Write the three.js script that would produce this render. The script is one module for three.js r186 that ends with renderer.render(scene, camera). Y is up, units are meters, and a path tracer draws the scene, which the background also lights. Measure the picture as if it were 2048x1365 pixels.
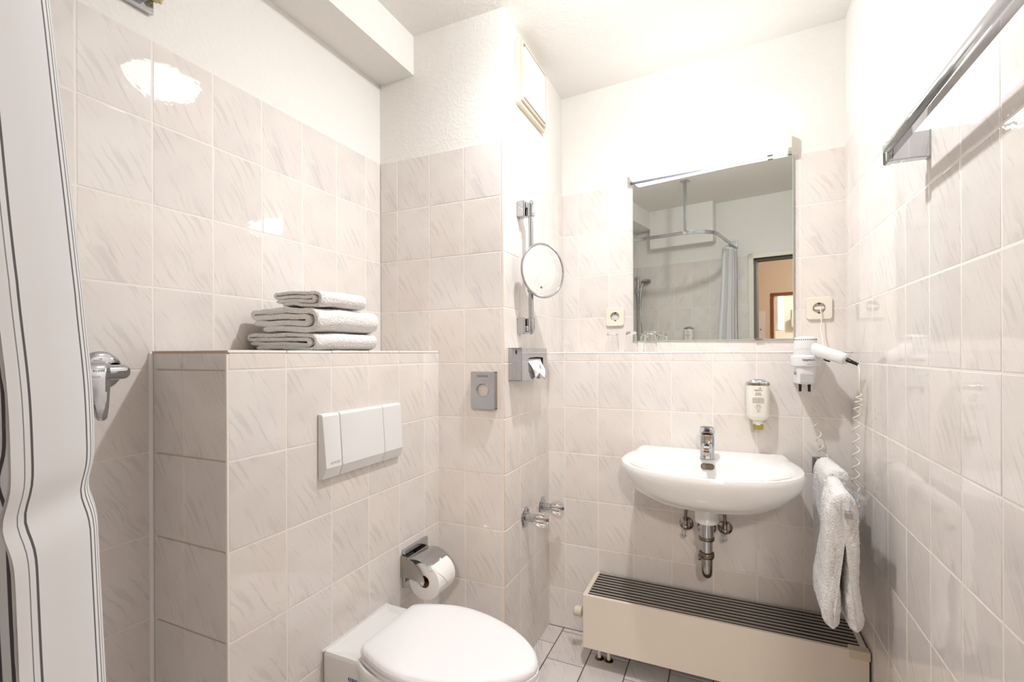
import * as THREE from 'three';
import { RoundedBoxGeometry } from 'three/addons/geometries/RoundedBoxGeometry.js';
import { mergeGeometries, mergeVertices, toCreasedNormals } from 'three/addons/utils/BufferGeometryUtils.js';
import { RectAreaLightUniformsLib } from 'three/addons/lights/RectAreaLightUniformsLib.js';
import { FontLoader } from 'three/addons/loaders/FontLoader.js';
import { TextGeometry } from 'three/addons/geometries/TextGeometry.js';

// ------------------------------------------------------------------ camera, light, exposure
const scene = new THREE.Scene();
scene.background = new THREE.Color(0x000000);
const camera = new THREE.PerspectiveCamera(2 * Math.atan(682.5 / 955.99) * 180 / Math.PI, 2048 / 1365, 0.01, 60);
camera.position.set(0, 1.218, 0);
camera.rotation.order = 'YXZ';
camera.rotation.set(0, 0.421, -0.0042);
camera.setViewOffset(2048, 1365, 0, -24.66, 2048, 1365);
scene.add(camera);
const renderer = new THREE.WebGLRenderer({ antialias: true });
renderer.toneMapping = THREE.LinearToneMapping;
renderer.toneMappingExposure = 1.07;
renderer.shadowMap.enabled = true;
RectAreaLightUniformsLib.init();
const LAMP_FRONT = 4.6, LAMP_DOWN = 6, LAMP_UP = 4;     // the tube fitting over the mirror
const DOME_CANDELA = 0.85, DOME_DOWN = 3.7, HALL_CANDELA = 8, KITCHEN_CANDELA = 9;
const COOL = new THREE.Color(0.93, 0.97, 1.0), WARM = new THREE.Color(0.985, 0.99, 1.0), HALLWARM = new THREE.Color(1.0, 0.93, 0.86);

// ------------------------------------------------------------------ helpers
let seed = 12345;
const rnd = () => { seed = (seed * 1664525 + 1013904223) >>> 0; return seed / 4294967296; };
const hash = (x, y, s) => { let h = (x * 374761393 + y * 668265263 + s * 2147483647) | 0; h = Math.imul(h ^ (h >>> 13), 1274126177); h ^= h >>> 16; return (h >>> 0) / 4294967296; };
function vnoise(x, y, p, s) {                       // value noise, tiles with period p (in cells)
  const xi = Math.floor(x), yi = Math.floor(y), fx = x - xi, fy = y - yi;
  const u = fx * fx * (3 - 2 * fx), v = fy * fy * (3 - 2 * fy), m = (a) => ((a % p) + p) % p;
  const a = hash(m(xi), m(yi), s), b = hash(m(xi + 1), m(yi), s), c = hash(m(xi), m(yi + 1), s), d = hash(m(xi + 1), m(yi + 1), s);
  return a + (b - a) * u + (c - a) * v + (a - b - c + d) * u * v;
}
const noise3 = (x, y, z) => Math.sin(x * 1.0 + 1.3 * Math.sin(y * 0.9 + z)) * 0.5 + Math.sin(y * 1.3 + 1.7 * Math.sin(z * 0.8 - x * 0.7)) * 0.3 + Math.sin(z * 1.7 + x * 0.6 + y * 0.5) * 0.2;
const clamp = (x, a = 0, b = 1) => Math.min(b, Math.max(a, x));
const smooth = (a, b, x) => { const t = clamp((x - a) / (b - a)); return t * t * (3 - 2 * t); };
function dataTex(n, m, fn, srgb, linearFloat) {
  const d = new Uint8Array(n * m * 4);
  for (let j = 0; j < m; j++) for (let i = 0; i < n; i++) { const c = fn(i / n, j / m); const o = (j * n + i) * 4; d[o] = clamp(c[0]) * 255; d[o + 1] = clamp(c[1]) * 255; d[o + 2] = clamp(c[2]) * 255; d[o + 3] = 255; }
  const t = new THREE.DataTexture(d, n, m, THREE.RGBAFormat);
  t.wrapS = t.wrapT = THREE.RepeatWrapping; t.magFilter = THREE.LinearFilter; t.minFilter = THREE.LinearFilter;
  if (srgb) t.colorSpace = THREE.SRGBColorSpace;
  t.needsUpdate = true; return t;
}
const rep = (t, sx, sy) => { const c = t.clone(); c.repeat.set(sx, sy); c.needsUpdate = true; return c; };
const counts = {};
const numbered = (n) => { const k = counts[n] || 0; counts[n] = k + 1; return k ? `${n}_${String(k).padStart(3, '0')}` : n; };
function prep(m) { m.castShadow = m.receiveShadow = true; return m; }
function obj(name, geo, mat, parent = scene) {
  const m = prep(new THREE.Mesh(Array.isArray(geo) ? merge(geo) : geo, mat));
  m.name = parent === scene ? numbered(name) : name; parent.add(m); return m;
}
function thing(name, label, category, [x, y, z] = [0, 0, 0], turn = 0, group) {
  const o = new THREE.Group(); o.name = numbered(name); o.position.set(x, y, z); o.rotation.y = turn;
  o.userData = { label, category }; if (group) o.userData.group = group;
  scene.add(o); return o;
}
function merge(list) {
  return mergeGeometries(list.map((g) => {
    let h = g.index ? g.toNonIndexed() : g.clone();
    if (!h.attributes.uv) h.setAttribute('uv', new THREE.BufferAttribute(new Float32Array(h.attributes.position.count * 2), 2));
    if (!h.attributes.normal) h.computeVertexNormals();
    for (const k of Object.keys(h.attributes)) if (!['position', 'normal', 'uv'].includes(k)) h.deleteAttribute(k);
    h.morphAttributes = {}; return h;
  }));
}
const rbox = (w, h, d, r = 0.002, s = 2) => new RoundedBoxGeometry(w, h, d, s, Math.min(r, w / 2.01, h / 2.01, d / 2.01));
const box = (w, h, d) => new THREE.BoxGeometry(w, h, d);
const boxAt = (x0, x1, y0, y1, z0, z1) => box(x1 - x0, y1 - y0, z1 - z0).translate((x0 + x1) / 2, (y0 + y1) / 2, (z0 + z1) / 2);
const rboxAt = (x0, x1, y0, y1, z0, z1, r = 0.002, s = 2) => rbox(x1 - x0, y1 - y0, z1 - z0, r, s).translate((x0 + x1) / 2, (y0 + y1) / 2, (z0 + z1) / 2);
const cyl = (r0, r1, h, n = 32) => new THREE.CylinderGeometry(r0, r1, h, n);
const lathe = (pts, n = 40) => new THREE.LatheGeometry(pts.map((p) => new THREE.Vector2(p[0], p[1])), n);
const V = (x, y, z) => new THREE.Vector3(x, y, z);
const curve = (pts, closed = false, t = 0.5) => new THREE.CatmullRomCurve3(pts.map((p) => V(...p)), closed, 'catmullrom', t);
const tube = (pts, r, seg = 64, rad = 12, closed = false) => new THREE.TubeGeometry(Array.isArray(pts) ? curve(pts, closed) : pts, seg, r, rad, closed);
function capTube(pts, r, seg = 64, rad = 14) {
  const c = curve(pts), a = c.getPoint(0), b = c.getPoint(1);
  return merge([new THREE.TubeGeometry(c, seg, r, rad), new THREE.SphereGeometry(r, rad, 8).translate(a.x, a.y, a.z), new THREE.SphereGeometry(r, rad, 8).translate(b.x, b.y, b.z)]);
}
function shapeOf(pts) { const s = new THREE.Shape(); pts.forEach((p, i) => i ? s.lineTo(p[0], p[1]) : s.moveTo(p[0], p[1])); s.closePath(); return s; }
const extrude = (pts, depth, bevel = 0.001, extra = {}) => new THREE.ExtrudeGeometry(Array.isArray(pts) ? shapeOf(pts) : pts, { depth: depth - 2 * bevel, bevelEnabled: bevel > 0, bevelSize: bevel, bevelOffset: -bevel, bevelThickness: bevel, bevelSegments: 3, curveSegments: 24, ...extra }).translate(0, 0, bevel);
function roundRect(w, h, r) {
  const s = new THREE.Shape(), x = -w / 2, y = -h / 2;
  s.moveTo(x + r, y); s.lineTo(x + w - r, y); s.absarc(x + w - r, y + r, r, -Math.PI / 2, 0); s.lineTo(x + w, y + h - r); s.absarc(x + w - r, y + h - r, r, 0, Math.PI / 2);
  s.lineTo(x + r, y + h); s.absarc(x + r, y + h - r, r, Math.PI / 2, Math.PI); s.lineTo(x, y + r); s.absarc(x + r, y + r, r, Math.PI, Math.PI * 1.5); return s;
}
const circleHole = (x, y, r) => { const p = new THREE.Path(); p.absarc(x, y, r, 0, Math.PI * 2, true); return p; };
// closed rings of equal length joined into a surface, ends capped by fans if asked
function loft(rings, capA = true, capB = true, smoothAngle = 0.7) {
  const n = rings[0].length, pos = [], idx = [];
  for (const r of rings) for (const p of r) pos.push(...p);
  for (let k = 0; k + 1 < rings.length; k++) for (let i = 0; i < n; i++) { const a = k * n + i, b = k * n + (i + 1) % n, c = a + n, d = b + n; idx.push(a, b, d, a, d, c); }
  const fan = (k, flip) => { const r = rings[k], c = [0, 0, 0]; r.forEach((p) => { for (let q = 0; q < 3; q++) c[q] += p[q] / n; }); const ci = pos.length / 3; pos.push(...c); for (let i = 0; i < n; i++) flip ? idx.push(ci, k * n + (i + 1) % n, k * n + i) : idx.push(ci, k * n + i, k * n + (i + 1) % n); };
  if (capA) fan(0, true); if (capB) fan(rings.length - 1, false);
  const g = new THREE.BufferGeometry(); g.setAttribute('position', new THREE.Float32BufferAttribute(pos, 3)); g.setIndex(idx);
  return toCreasedNormals(g, smoothAngle);
}
function boxUV(g, s = 1) {                          // uv in metres from the dominant axis of each face
  const h = g.index ? g.toNonIndexed() : g, p = h.attributes.position, uv = new Float32Array(p.count * 2);
  const a = V(0, 0, 0), b = V(0, 0, 0), c = V(0, 0, 0);
  for (let i = 0; i < p.count; i += 3) {
    a.fromBufferAttribute(p, i); b.fromBufferAttribute(p, i + 1); c.fromBufferAttribute(p, i + 2);
    const n = b.clone().sub(a).cross(c.clone().sub(a)), ax = Math.abs(n.x), ay = Math.abs(n.y), az = Math.abs(n.z);
    [a, b, c].forEach((q, k) => { const o = (i + k) * 2; if (ay >= ax && ay >= az) { uv[o] = q.x * s; uv[o + 1] = q.z * s; } else if (ax >= az) { uv[o] = q.z * s; uv[o + 1] = q.y * s; } else { uv[o] = q.x * s; uv[o + 1] = q.y * s; } });
  }
  h.setAttribute('uv', new THREE.BufferAttribute(uv, 2)); return h;
}
function displace(g, fn) { const p = g.attributes.position; for (let i = 0; i < p.count; i++) { const q = fn(p.getX(i), p.getY(i), p.getZ(i)); p.setXYZ(i, q[0], q[1], q[2]); } return g; }
const font = await new FontLoader().loadAsync('fonts/droid/droid_sans_regular.typeface.json');
const fontBold = await new FontLoader().loadAsync('fonts/droid/droid_sans_bold.typeface.json');
function text(str, size, bold = false, depth = 0.0003) {
  const g = new TextGeometry(str, { font: bold ? fontBold : font, size, depth, curveSegments: 3, bevelEnabled: false });
  g.computeBoundingBox(); const b = g.boundingBox; return g.translate(-(b.min.x + b.max.x) / 2, -(b.min.y + b.max.y) / 2, 0);
}

// ------------------------------------------------------------------ textures
const TEX = 0.6;                                    // metres that the marble sheet covers
function marble(base, vein, strength, sd) {
  const ca = Math.cos(1.02), sa = Math.sin(1.02);   // streaks run down to the right
  return dataTex(1024, 1024, (u, v) => {
    const x = u * TEX * 1000, y = v * TEX * 1000;
    const w = (vnoise(x / 40, y / 40, 99, sd + 7) - 0.5) * 12 + (vnoise(x / 11, y / 11, 999, sd + 8) - 0.5) * 2.6;
    const along = (x * ca - y * sa), across = (x * sa + y * ca) + w;
    let s = 0;
    for (const [la, lc, th, am, k] of [[120, 6, 0.64, 0.62, 1], [64, 3.2, 0.68, 0.8, 2], [150, 13, 0.64, 0.3, 3]]) {
      const q = vnoise(along / la + 500, across / lc + 500, 9999, sd + k), e = vnoise(x / 45 + 3, y / 45, 9999, sd + 20 + k);
      s += am * smooth(th, th + 0.3, q) * smooth(0.36, 0.74, e);
    }
    const r = 1 - Math.abs(vnoise(along / 60, across / 22 + 40, 9999, sd + 31) * 2 - 1); // hairlines
    s += 0.3 * smooth(0.965, 0.995, r) * smooth(0.35, 0.7, vnoise(x / 38, y / 38 + 9, 9999, sd + 33));
    const cloud = (vnoise(x / 60, y / 60, 999, sd + 40) - 0.5) * 0.022;
    const k = clamp(s * strength), g = (vnoise(x / 1.3, y / 1.3, 9999, sd + 50) - 0.5) * 0.008;
    return [0, 1, 2].map((c) => base[c] + cloud * (c === 1 ? 1.3 : 1) + g + (vein[c] - base[c]) * k);
  }, true);
}
const marbleWall = marble([0.908, 0.885, 0.868], [0.745, 0.728, 0.724], 0.46, 3);
const marbleFloor = marble([0.88, 0.855, 0.845], [0.69, 0.66, 0.655], 0.55, 60);
const glazeBump = dataTex(1024, 1024, (u, v) => { const a = vnoise(u * 48, v * 48, 48, 5) * 0.62 + vnoise(u * 110, v * 110, 110, 6) * 0.26 + vnoise(u * 16, v * 16, 16, 8) * 0.5 - 0.2; return [a, a, a]; });
const castBump = dataTex(1024, 1024, (u, v) => {    // roughcast paint, 1 m
  const a = vnoise(u * 130, v * 130, 130, 11), b = vnoise(u * 260, v * 260, 260, 12), c = vnoise(u * 60, v * 60, 60, 13);
  const k = smooth(0.35, 0.85, a) * 0.6 + b * 0.25 + smooth(0.4, 0.8, c) * 0.25; return [k, k, k];
});
const terryBump = dataTex(512, 512, (u, v) => { const a = vnoise(u * 64, v * 64, 64, 21) * 0.45 + vnoise(u * 150, v * 150, 150, 22) * 0.75 - 0.1; return [a, a, a]; });

// ------------------------------------------------------------------ materials
const std = (color, roughness = 0.5, metalness = 0, extra = {}) => new THREE.MeshStandardMaterial({ color, roughness, metalness, ...extra });
const phy = (color, roughness, extra = {}) => new THREE.MeshPhysicalMaterial({ color, roughness, ...extra });
const tileMats = ['#ffffff', '#fbfaf9', '#fffdfb'].map((c) => phy(c, 0.03, { map: marbleWall, bumpMap: glazeBump, bumpScale: 0.0001 }));
const floorMats = ['#ffffff', '#f6f4f2'].map((c) => phy(c, 0.2, { map: marbleFloor, bumpMap: glazeBump, bumpScale: 0.0001 }));
const M = {
  grout: std('#efe8e0', 0.65), groutDirty: std('#c6b59c', 0.8), groutDark: std('#6a605a', 0.85), caulk: std('#f2efec', 0.6), edge: std('#c6a996', 0.6),
  plaster: std('#efece7', 0.85, 0, { bumpMap: castBump, bumpScale: 0.0006 }),
  chrome: std('#bfc1c5', 0.06, 1), chromeWorn: std('#a9a49e', 0.2, 1), chromeDark: std('#7d7468', 0.25, 1), steel: std('#b7b9bd', 0.2, 1), dark: std('#15120f', 0.6), black: std('#120d0a', 0.42),
  ceramic: phy('#ecebe9', 0.06, { clearcoat: 0.4, clearcoatRoughness: 0.03 }), plastic: phy('#e9e9e8', 0.22), plasticGrey: phy('#c4c6c5', 0.3), seat: phy('#efeef0', 0.16), cream: phy('#e3d9c6', 0.4), creamPlate: phy('#ece6d6', 0.3), ventCream: phy('#dccfbb', 0.4), baseBar: std('#75787c', 0.5, 0.3), creamDull: phy('#d3c7ae', 0.45),
  recess: std('#9a917c', 0.55), terry: phy('#faf8f5', 0.95, { bumpMap: rep(terryBump, 5, 5), bumpScale: 0.003, sheen: 0.3, sheenRoughness: 0.6, sheenColor: new THREE.Color(1, 1, 1) }),
  paper: std('#f3f1ee', 0.9), cardboard: std('#a98155', 0.85), mirror: std('#dfe3df', 0.0, 1), mirrorEdge: phy('#b9c8c0', 0.1),
  glass: new THREE.MeshPhysicalMaterial({ color: '#ffffff', roughness: 0.0, transmission: 1, thickness: 0.004, ior: 1.45 }),
  acrylic: new THREE.MeshPhysicalMaterial({ color: '#ffffff', roughness: 0.02, transmission: 1, thickness: 0.02, ior: 1.47 }),
  fin: std('#5d5853', 0.5, 0.35), finTop: std('#b3aca6', 0.45, 0.25), radiator: phy('#e2d8c9', 0.38), olive: phy('#9a8c3c', 0.35), print: std('#6d6764', 0.8), printDark: std('#3b3836', 0.8), printBlue: std('#46639a', 0.7), printRed: std('#9a4f4f', 0.8),
  red: std('#a8302a', 0.4), blue: std('#31508e', 0.4), cord: phy('#e9e3d6', 0.45), bottle: phy('#efece2', 0.25, { clearcoat: 0.5 }), foam: std('#dccda6', 0.95),
  hallWall: std('#c9b6a4', 0.9), hallFloor: std('#9b7a58', 0.6), wood: std('#7c4520', 0.45), doorFrame: phy('#e6e1d2', 0.4), gasket: std('#77746e', 0.8), kitchen: phy('#ece8e0', 0.35), kitchenTile: std('#c5b8b0', 0.4), cabinet: phy('#cfc7c4', 0.5),
};
const glow = (c, k) => new THREE.MeshStandardMaterial({ color: '#ffffff', emissive: c, emissiveIntensity: k, roughness: 0.5 });
M.tubeGlow = glow(COOL, 2.4); M.domeGlow = glow(WARM, 7); M.hallGlow = glow(HALLWARM, 3);

// ------------------------------------------------------------------ room sizes (metres; camera stands in the doorway at x 0, z 0)
const LX = -1.2816, RX = 0.4078, SX = -0.7301, AZ = -1.5574, GZ = -2.0283, BFX = -1.0063, BSZ = -0.7059, BZ = 0.063, CH = 2.468, BOXTOP = 1.228, LEDGE = 1.2225;
const ROW0 = 1.1824, H = 0.202, MZ = -2.1802, MT = -0.0926;
const rowsLow = [0, 0.172, 0.374, 0.576, 0.778, 0.98, ROW0];
const rowsAll = [...rowsLow, 1.3844, 1.5864, 1.7884, 1.9904];

// ------------------------------------------------------------------ tiles
const tileGeos = new Map();
function tileGeo(w, h, variant) {                   // bevelled slab, face at z 0, centre at the origin
  const key = `${w.toFixed(3)}_${h.toFixed(3)}_${variant}`;
  if (tileGeos.has(key)) return tileGeos.get(key);
  const a = w / 2, b = h / 2, e = 0.0022, rings = [[a, b, -0.006], [a, b, -0.0013], [a - 0.0007, b - 0.0007, -0.0005], [a - e, b - e, 0]], pos = [], idx = [], uv = [];
  const u0 = hash(variant, 1, 9) * (1 - 0.17 / TEX) , v0 = hash(variant, 2, 9) * (1 - 0.21 / TEX);
  for (const [x, y, z] of rings) for (const [sx, sy] of [[-1, -1], [1, -1], [1, 1], [-1, 1]]) { pos.push(sx * x, sy * y, z); uv.push(u0 + (sx * x + a) / TEX, v0 + (sy * y + b) / TEX); }
  for (let k = 0; k < 3; k++) for (let i = 0; i < 4; i++) { const p = k * 4 + i, q = k * 4 + (i + 1) % 4; idx.push(p, q, q + 4, p, q + 4, p + 4); }
  idx.push(12, 13, 14, 12, 14, 15);
  let g = new THREE.BufferGeometry(); g.setAttribute('position', new THREE.Float32BufferAttribute(pos, 3)); g.setAttribute('uv', new THREE.Float32BufferAttribute(uv, 2)); g.setIndex(idx);
  g = toCreasedNormals(g, 0.9);
  const n = g.attributes.normal, p = g.attributes.position;                 // the face stays flat, only the rim rounds
  for (let i = 0; i < n.count; i++) if (p.getZ(i) > -1e-6) n.setXYZ(i, 0, 0, 1);
  tileGeos.set(key, g); return g;
}
// tiles of a face in the frame of `at` (local x right, y up, z out of the wall)
function tileFace(parent, at, us, vs, skip = () => false, mats = tileMats, gap = 0.0036, wobble = 0.0022) {
  for (let i = 0; i + 1 < us.length; i++) for (let j = 0; j + 1 < vs.length; j++) {
    const w = us[i + 1] - us[i] - gap, h = vs[j + 1] - vs[j] - gap, x = (us[i] + us[i + 1]) / 2, y = (vs[j] + vs[j + 1]) / 2;
    if (w < 0.006 || h < 0.006 || skip(x, y, i, j)) continue;
    const t = prep(new THREE.Mesh(tileGeo(w, h, Math.floor(rnd() * 7)), mats[Math.floor(rnd() * mats.length)]));
    t.name = 'tile'; t.position.set(x, y, (rnd() - 0.5) * 0.0004); t.rotation.set((rnd() - 0.5) * wobble, (rnd() - 0.5) * wobble, 0);
    t.applyMatrix4(at); t.matrix.decompose(t.position, t.quaternion, t.scale); parent.add(t);
  }
}
const ID = new THREE.Matrix4();
const frame = (x, y, z, rx = 0, ry = 0) => new THREE.Matrix4().compose(V(x, y, z), new THREE.Quaternion().setFromEuler(new THREE.Euler(rx, ry, 0)), V(1, 1, 1));
function wall(name, label, pos, turn, bodies, bodyMat = M.plaster) {
  const m = prep(new THREE.Mesh(boxUV(merge(bodies.map((b) => boxAt(...b)))), bodyMat));
  m.name = name; m.position.set(...pos); m.rotation.y = turn; m.userData = { kind: 'structure', label }; scene.add(m); return m;
}
const HALFPI = Math.PI / 2;
const arange = (a, n, s) => Array.from({ length: n }, (_, i) => a + i * s);
const BD = -0.0042;                                 // plaster lies this far behind the tile faces

// left wall (local x = depth into the room)
const wL = wall('wall_left', 'left wall of marbled tiles under white roughcast plaster beside the shower and cistern box', [LX, 0, 0], HALFPI, [[-0.17, 1.66, -0.1, CH + 0.05, -0.12, BD]]);
obj('grout', boxAt(-0.063, 1.5574, 0, 1.9895, -0.006, -0.0009), M.grout, wL);
const colL = [-0.063, 0.1025, 0.2545, 0.4065, 0.5585, 0.7105, 0.8625, 1.0145, 1.1665, 1.3185, 1.4705, 1.5574];
tileFace(wL, ID, colL, rowsAll, (x, y) => x > 0.72 && y < 1.16);
// alcove wall behind the toilet, faces the viewer
const wA = wall('wall_alcove', 'tiled wall of the pipe shaft facing the viewer, plastered above the tiles', [0, 0, AZ], 0, [[LX - 0.1, SX + BD, -0.1, CH + 0.05, -0.7, BD]]);
obj('grout', boxAt(LX, SX - 0.002, 0, 1.9895, -0.006, -0.0009), M.grout, wA);
tileFace(wA, ID, [LX, -1.1954, -1.0434, -0.8914, -0.7393], rowsAll, (x, y) => x < -1.01 && y < 1.16);
for (let j = 0; j < 10; j++) obj('corner_tile_edge', rboxAt(-0.738, SX - 0.0002, rowsAll[j] + 0.0015, rowsAll[j + 1] - 0.0015, -0.006, -0.0004, 0.002), M.edge, wA);
// side of the shaft, faces the basin corner
const wS = wall('wall_side', 'narrow tiled side of the pipe shaft holding the shaving mirror and the valves', [SX, 0, 0], HALFPI, [[-AZ + 0.01, 2.4, -0.1, CH + 0.05, -0.3, BD]]);
obj('grout', boxAt(1.5574, 2.26, 0, 1.9895, -0.006, -0.0009), M.grout, wS);
tileFace(wS, ID, [1.5584, 1.706, 1.858, 2.0095, 2.1615, 2.262], rowsAll, (x, y) => x > 2.03 && y < 1.16);
// mirror wall, a little out of square
const wM = wall('wall_back', 'far wall with the wide mirror, tiled low and rough white plaster above', [0, 0, MZ], MT, [[SX - 0.25, RX + 0.2, -0.1, CH + 0.05, -0.14, BD]]);
obj('grout', boxAt(-0.75, 0.43, 1.1, 1.9895, -0.006, -0.0009), M.grout, wM);
tileFace(wM, ID, [-0.75, -0.6525, -0.5, -0.3472, -0.194, -0.0412, 0.1125, 0.2655, 0.425], [ROW0, 1.3844, 1.5864, 1.7884, 1.9904], (x, y) => x > -0.34 && x < 0.1 && y > 1.4);
// ledge wall below it
const wG = wall('wall_ledge', 'low tiled apron wall under the mirror ledge carrying the washbasin', [0, 0, GZ], 0, [[SX - 0.02, RX + 0.02, -0.1, LEDGE - 0.006, -0.3, BD]], M.grout);
const colG = [SX, -0.6529, -0.505, -0.3565, -0.2032, -0.0482, 0.1045, 0.2559, RX];
tileFace(wG, ID, colG, [...rowsLow, LEDGE - 0.003]);
obj('grout', boxAt(SX, RX, 0, LEDGE - 0.006, -0.006, -0.0009), M.grout, wG);
tileFace(wG, frame(0, LEDGE, 0, -HALFPI), colG, [-0.003, 0.12, 0.25], (x, y) => y > 0.1 + (0.25 - x) * 0.13 + 0.08);
// right wall
const wR = wall('wall_right', 'right wall of glossy marbled tiles with the chrome grab rail', [RX, 0, 0], -HALFPI, [[-2.4, 0.17, -0.1, CH + 0.05, -0.12, BD]]);
obj('grout', boxAt(-2.15, 0.063, 0, 1.9895, -0.006, -0.0009), M.grout, wR);
tileFace(wR, ID, [-2.15, -2.0795, -1.929, -1.779, -1.6355, -1.486, -1.3335, -1.178, -1.032, -0.881, -0.73, -0.578, -0.427, -0.275, -0.124, 0.063], rowsAll);
// cistern box
const wB = wall('wall_cistern', 'chest-high tiled cistern box behind the toilet with stacked towels on top', [BFX, 0, 0], HALFPI, [[-BSZ - BD, 1.62, -0.1, BOXTOP - 0.006, LX - BFX - 0.02, BD]], M.grout);
tileFace(wB, ID, [0.709, 0.8628, 1.0125, 1.1642, 1.3148, 1.4618, 1.5574], [...rowsLow, BOXTOP - 0.003]);
obj('grout', boxAt(0.7059, 1.5574, 0, BOXTOP - 0.006, -0.006, -0.0009), M.grout, wB);
tileFace(wB, frame(0.7059, 0, 0, 0, -HALFPI), [LX - BFX + 0.006, -0.1530, -0.003], [...rowsLow, BOXTOP - 0.003]);
obj('grout', boxAt(0.7075, 0.7119, 0, BOXTOP - 0.006, LX - BFX, -0.002), M.grout, wB);
obj('stained_joint', [boxAt(0.7072, 0.7095, 0, BOXTOP - 0.004, -0.0055, -0.0012), ...rowsLow.slice(1).map((y) => boxAt(0.70645, 0.7085, y - 0.0012, y + 0.0006, LX - BFX + 0.02, -0.004))], M.groutDirty, wB);
tileFace(wB, frame(0, BOXTOP, 0, -HALFPI), [0.7059, 0.8628, 1.0125, 1.1642, 1.3148, 1.4618, 1.5574], [-0.003, 0.123, 0.274]);
obj('top_edge', [boxAt(0.7062, 1.556, BOXTOP - 0.0075, BOXTOP - 0.0015, -0.006, 0.0004), boxAt(0.7055, 0.7119, BOXTOP - 0.0075, BOXTOP - 0.0015, LX - BFX, 0.0004)], M.edge, wB);
obj('sealant', capTube([[0.7045, 0.0, -0.2738], [0.7045, 0.6, -0.2738], [0.7045, 1.22, -0.2738]], 0.0062, 20, 10), M.caulk, wB);
// door wall behind the camera
const DX0 = -0.282, DX1 = 0.372, DTOP = 1.96;
const wD = wall('wall_front', 'wall behind the viewer with the doorway, seen in the mirror', [0, 0, BZ], Math.PI, [[-DX0, 1.4, -0.1, CH + 0.05, -0.12, BD], [-RX - 0.12, -DX1, -0.1, CH + 0.05, -0.12, BD], [-DX1, -DX0, DTOP, CH + 0.05, -0.12, BD]]);
obj('grout', boxAt(0.318, 1.2816, 0, 1.9895, -0.006, -0.0009), M.grout, wD);
tileFace(wD, ID, [0.318, 0.4745, 0.6265, 0.7785, 0.9305, 1.0825, 1.2345, 1.2816], rowsAll);
// floor
const fl = wall('floor', 'pale marbled floor tiles laid half-bond with dark grey joints', [0, 0, 0], 0, [[LX - 0.1, RX + 0.1, -0.12, -0.0018, -2.3, 0.2]], M.groutDark);
for (let c = 0; c < 8; c++) {
  const x0 = -1.275 + c * 0.1535, off = c % 2 ? -0.1 : 0, us = [Math.max(x0, LX), Math.min(x0 + 0.1535, RX)];
  const vs = arange(-2.204 - off, 13, 0.202).map((z) => clamp(-z, -0.063, GZ * -1)).reverse();
  tileFace(fl, frame(0, 0, 0, -HALFPI), us, [...new Set(vs)], () => false, floorMats, 0.0045, 0.0016);
}
for (let c = 8; c < 11; c++) tileFace(fl, frame(0, 0, 0, -HALFPI), [-1.275 + c * 0.1535, Math.min(-1.275 + (c + 1) * 0.1535, RX)], [...new Set(arange(-2.204 - (c % 2 ? -0.1 : 0), 13, 0.202).map((z) => clamp(-z, -0.063, -GZ)).reverse())], () => false, floorMats, 0.0045, 0.0016);
// ceiling with the two boxed-in beams
const ceil = wall('ceiling', 'white roughcast ceiling over the whole bathroom', [0, 0, 0], 0, [[LX - 0.1, RX + 0.1, CH, CH + 0.12, -2.45, 0.2]]);
const b1 = wall('trim_1', 'boxed-in plaster beam along the top of the left wall', [0, 0, 0], 0, [[LX - 0.02, -1.1185, 2.3145, CH + 0.02, AZ - 0.02, 0.05]]);
const b2 = wall('trim_2', 'deeper boxed-in plaster beam above the shower on the door wall', [0, 0, 0], 0, [[-1.118, -0.573, 2.13, CH + 0.02, -0.037, 0.09]]);

// ------------------------------------------------------------------ doorway and the rooms behind the camera (seen in the mirror)
const dr = new THREE.Group(); dr.name = 'door_1'; dr.userData = { kind: 'structure', label: 'open bathroom doorway with a cream steel frame, seen in the mirror' }; scene.add(dr);
obj('door_frame', [rboxAt(DX0 - 0.038, DX0, 0, DTOP + 0.038, BZ - 0.012, BZ + 0.132, 0.004), rboxAt(DX1, RX - 0.002, 0, DTOP + 0.038, BZ - 0.012, BZ + 0.132, 0.004), rboxAt(DX0 - 0.038, RX - 0.002, DTOP, DTOP + 0.038, BZ - 0.012, BZ + 0.132, 0.004)], M.doorFrame, dr);
obj('gasket', [boxAt(DX0, DX0 + 0.016, 0, DTOP, BZ + 0.03, BZ + 0.125), boxAt(DX1 - 0.016, DX1, 0, DTOP, BZ + 0.03, BZ + 0.125), boxAt(DX0, DX1, DTOP - 0.016, DTOP, BZ + 0.03, BZ + 0.125)], M.gasket, dr);
const HZ = 3.4;
wall('wall_hall_left', 'tan plaster hallway wall beyond the doorway, left side in the mirror', [0, 0, 0], 0, [[-1.7, -1.55, -0.1, CH + 0.1, 0.18, HZ + 0.1]], M.hallWall);
wall('wall_hall_right', 'tan plaster hallway wall on the side hidden from the mirror', [0, 0, 0], 0, [[1.3, 1.45, -0.1, CH + 0.1, 0.18, HZ + 0.1]], M.hallWall);
wall('wall_hall_near', 'hallway face of the bathroom wall', [0, 0, 0], 0, [[-1.7, DX0 - 0.04, -0.1, CH + 0.1, 0.184, 0.196], [RX, 1.45, -0.1, CH + 0.1, 0.184, 0.196], [DX0 - 0.04, RX, DTOP + 0.04, CH + 0.1, 0.184, 0.196]], M.hallWall);
wall('wall_hall_far', 'tan hallway end wall with a brown door frame, seen in the mirror', [0, 0, 0], 0, [[-1.7, -0.6, -0.1, CH + 0.1, HZ, HZ + 0.1], [-0.6, 0.3, 1.95, CH + 0.1, HZ, HZ + 0.1], [0.3, 1.45, -0.1, CH + 0.1, HZ, HZ + 0.1]], M.hallWall);
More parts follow.
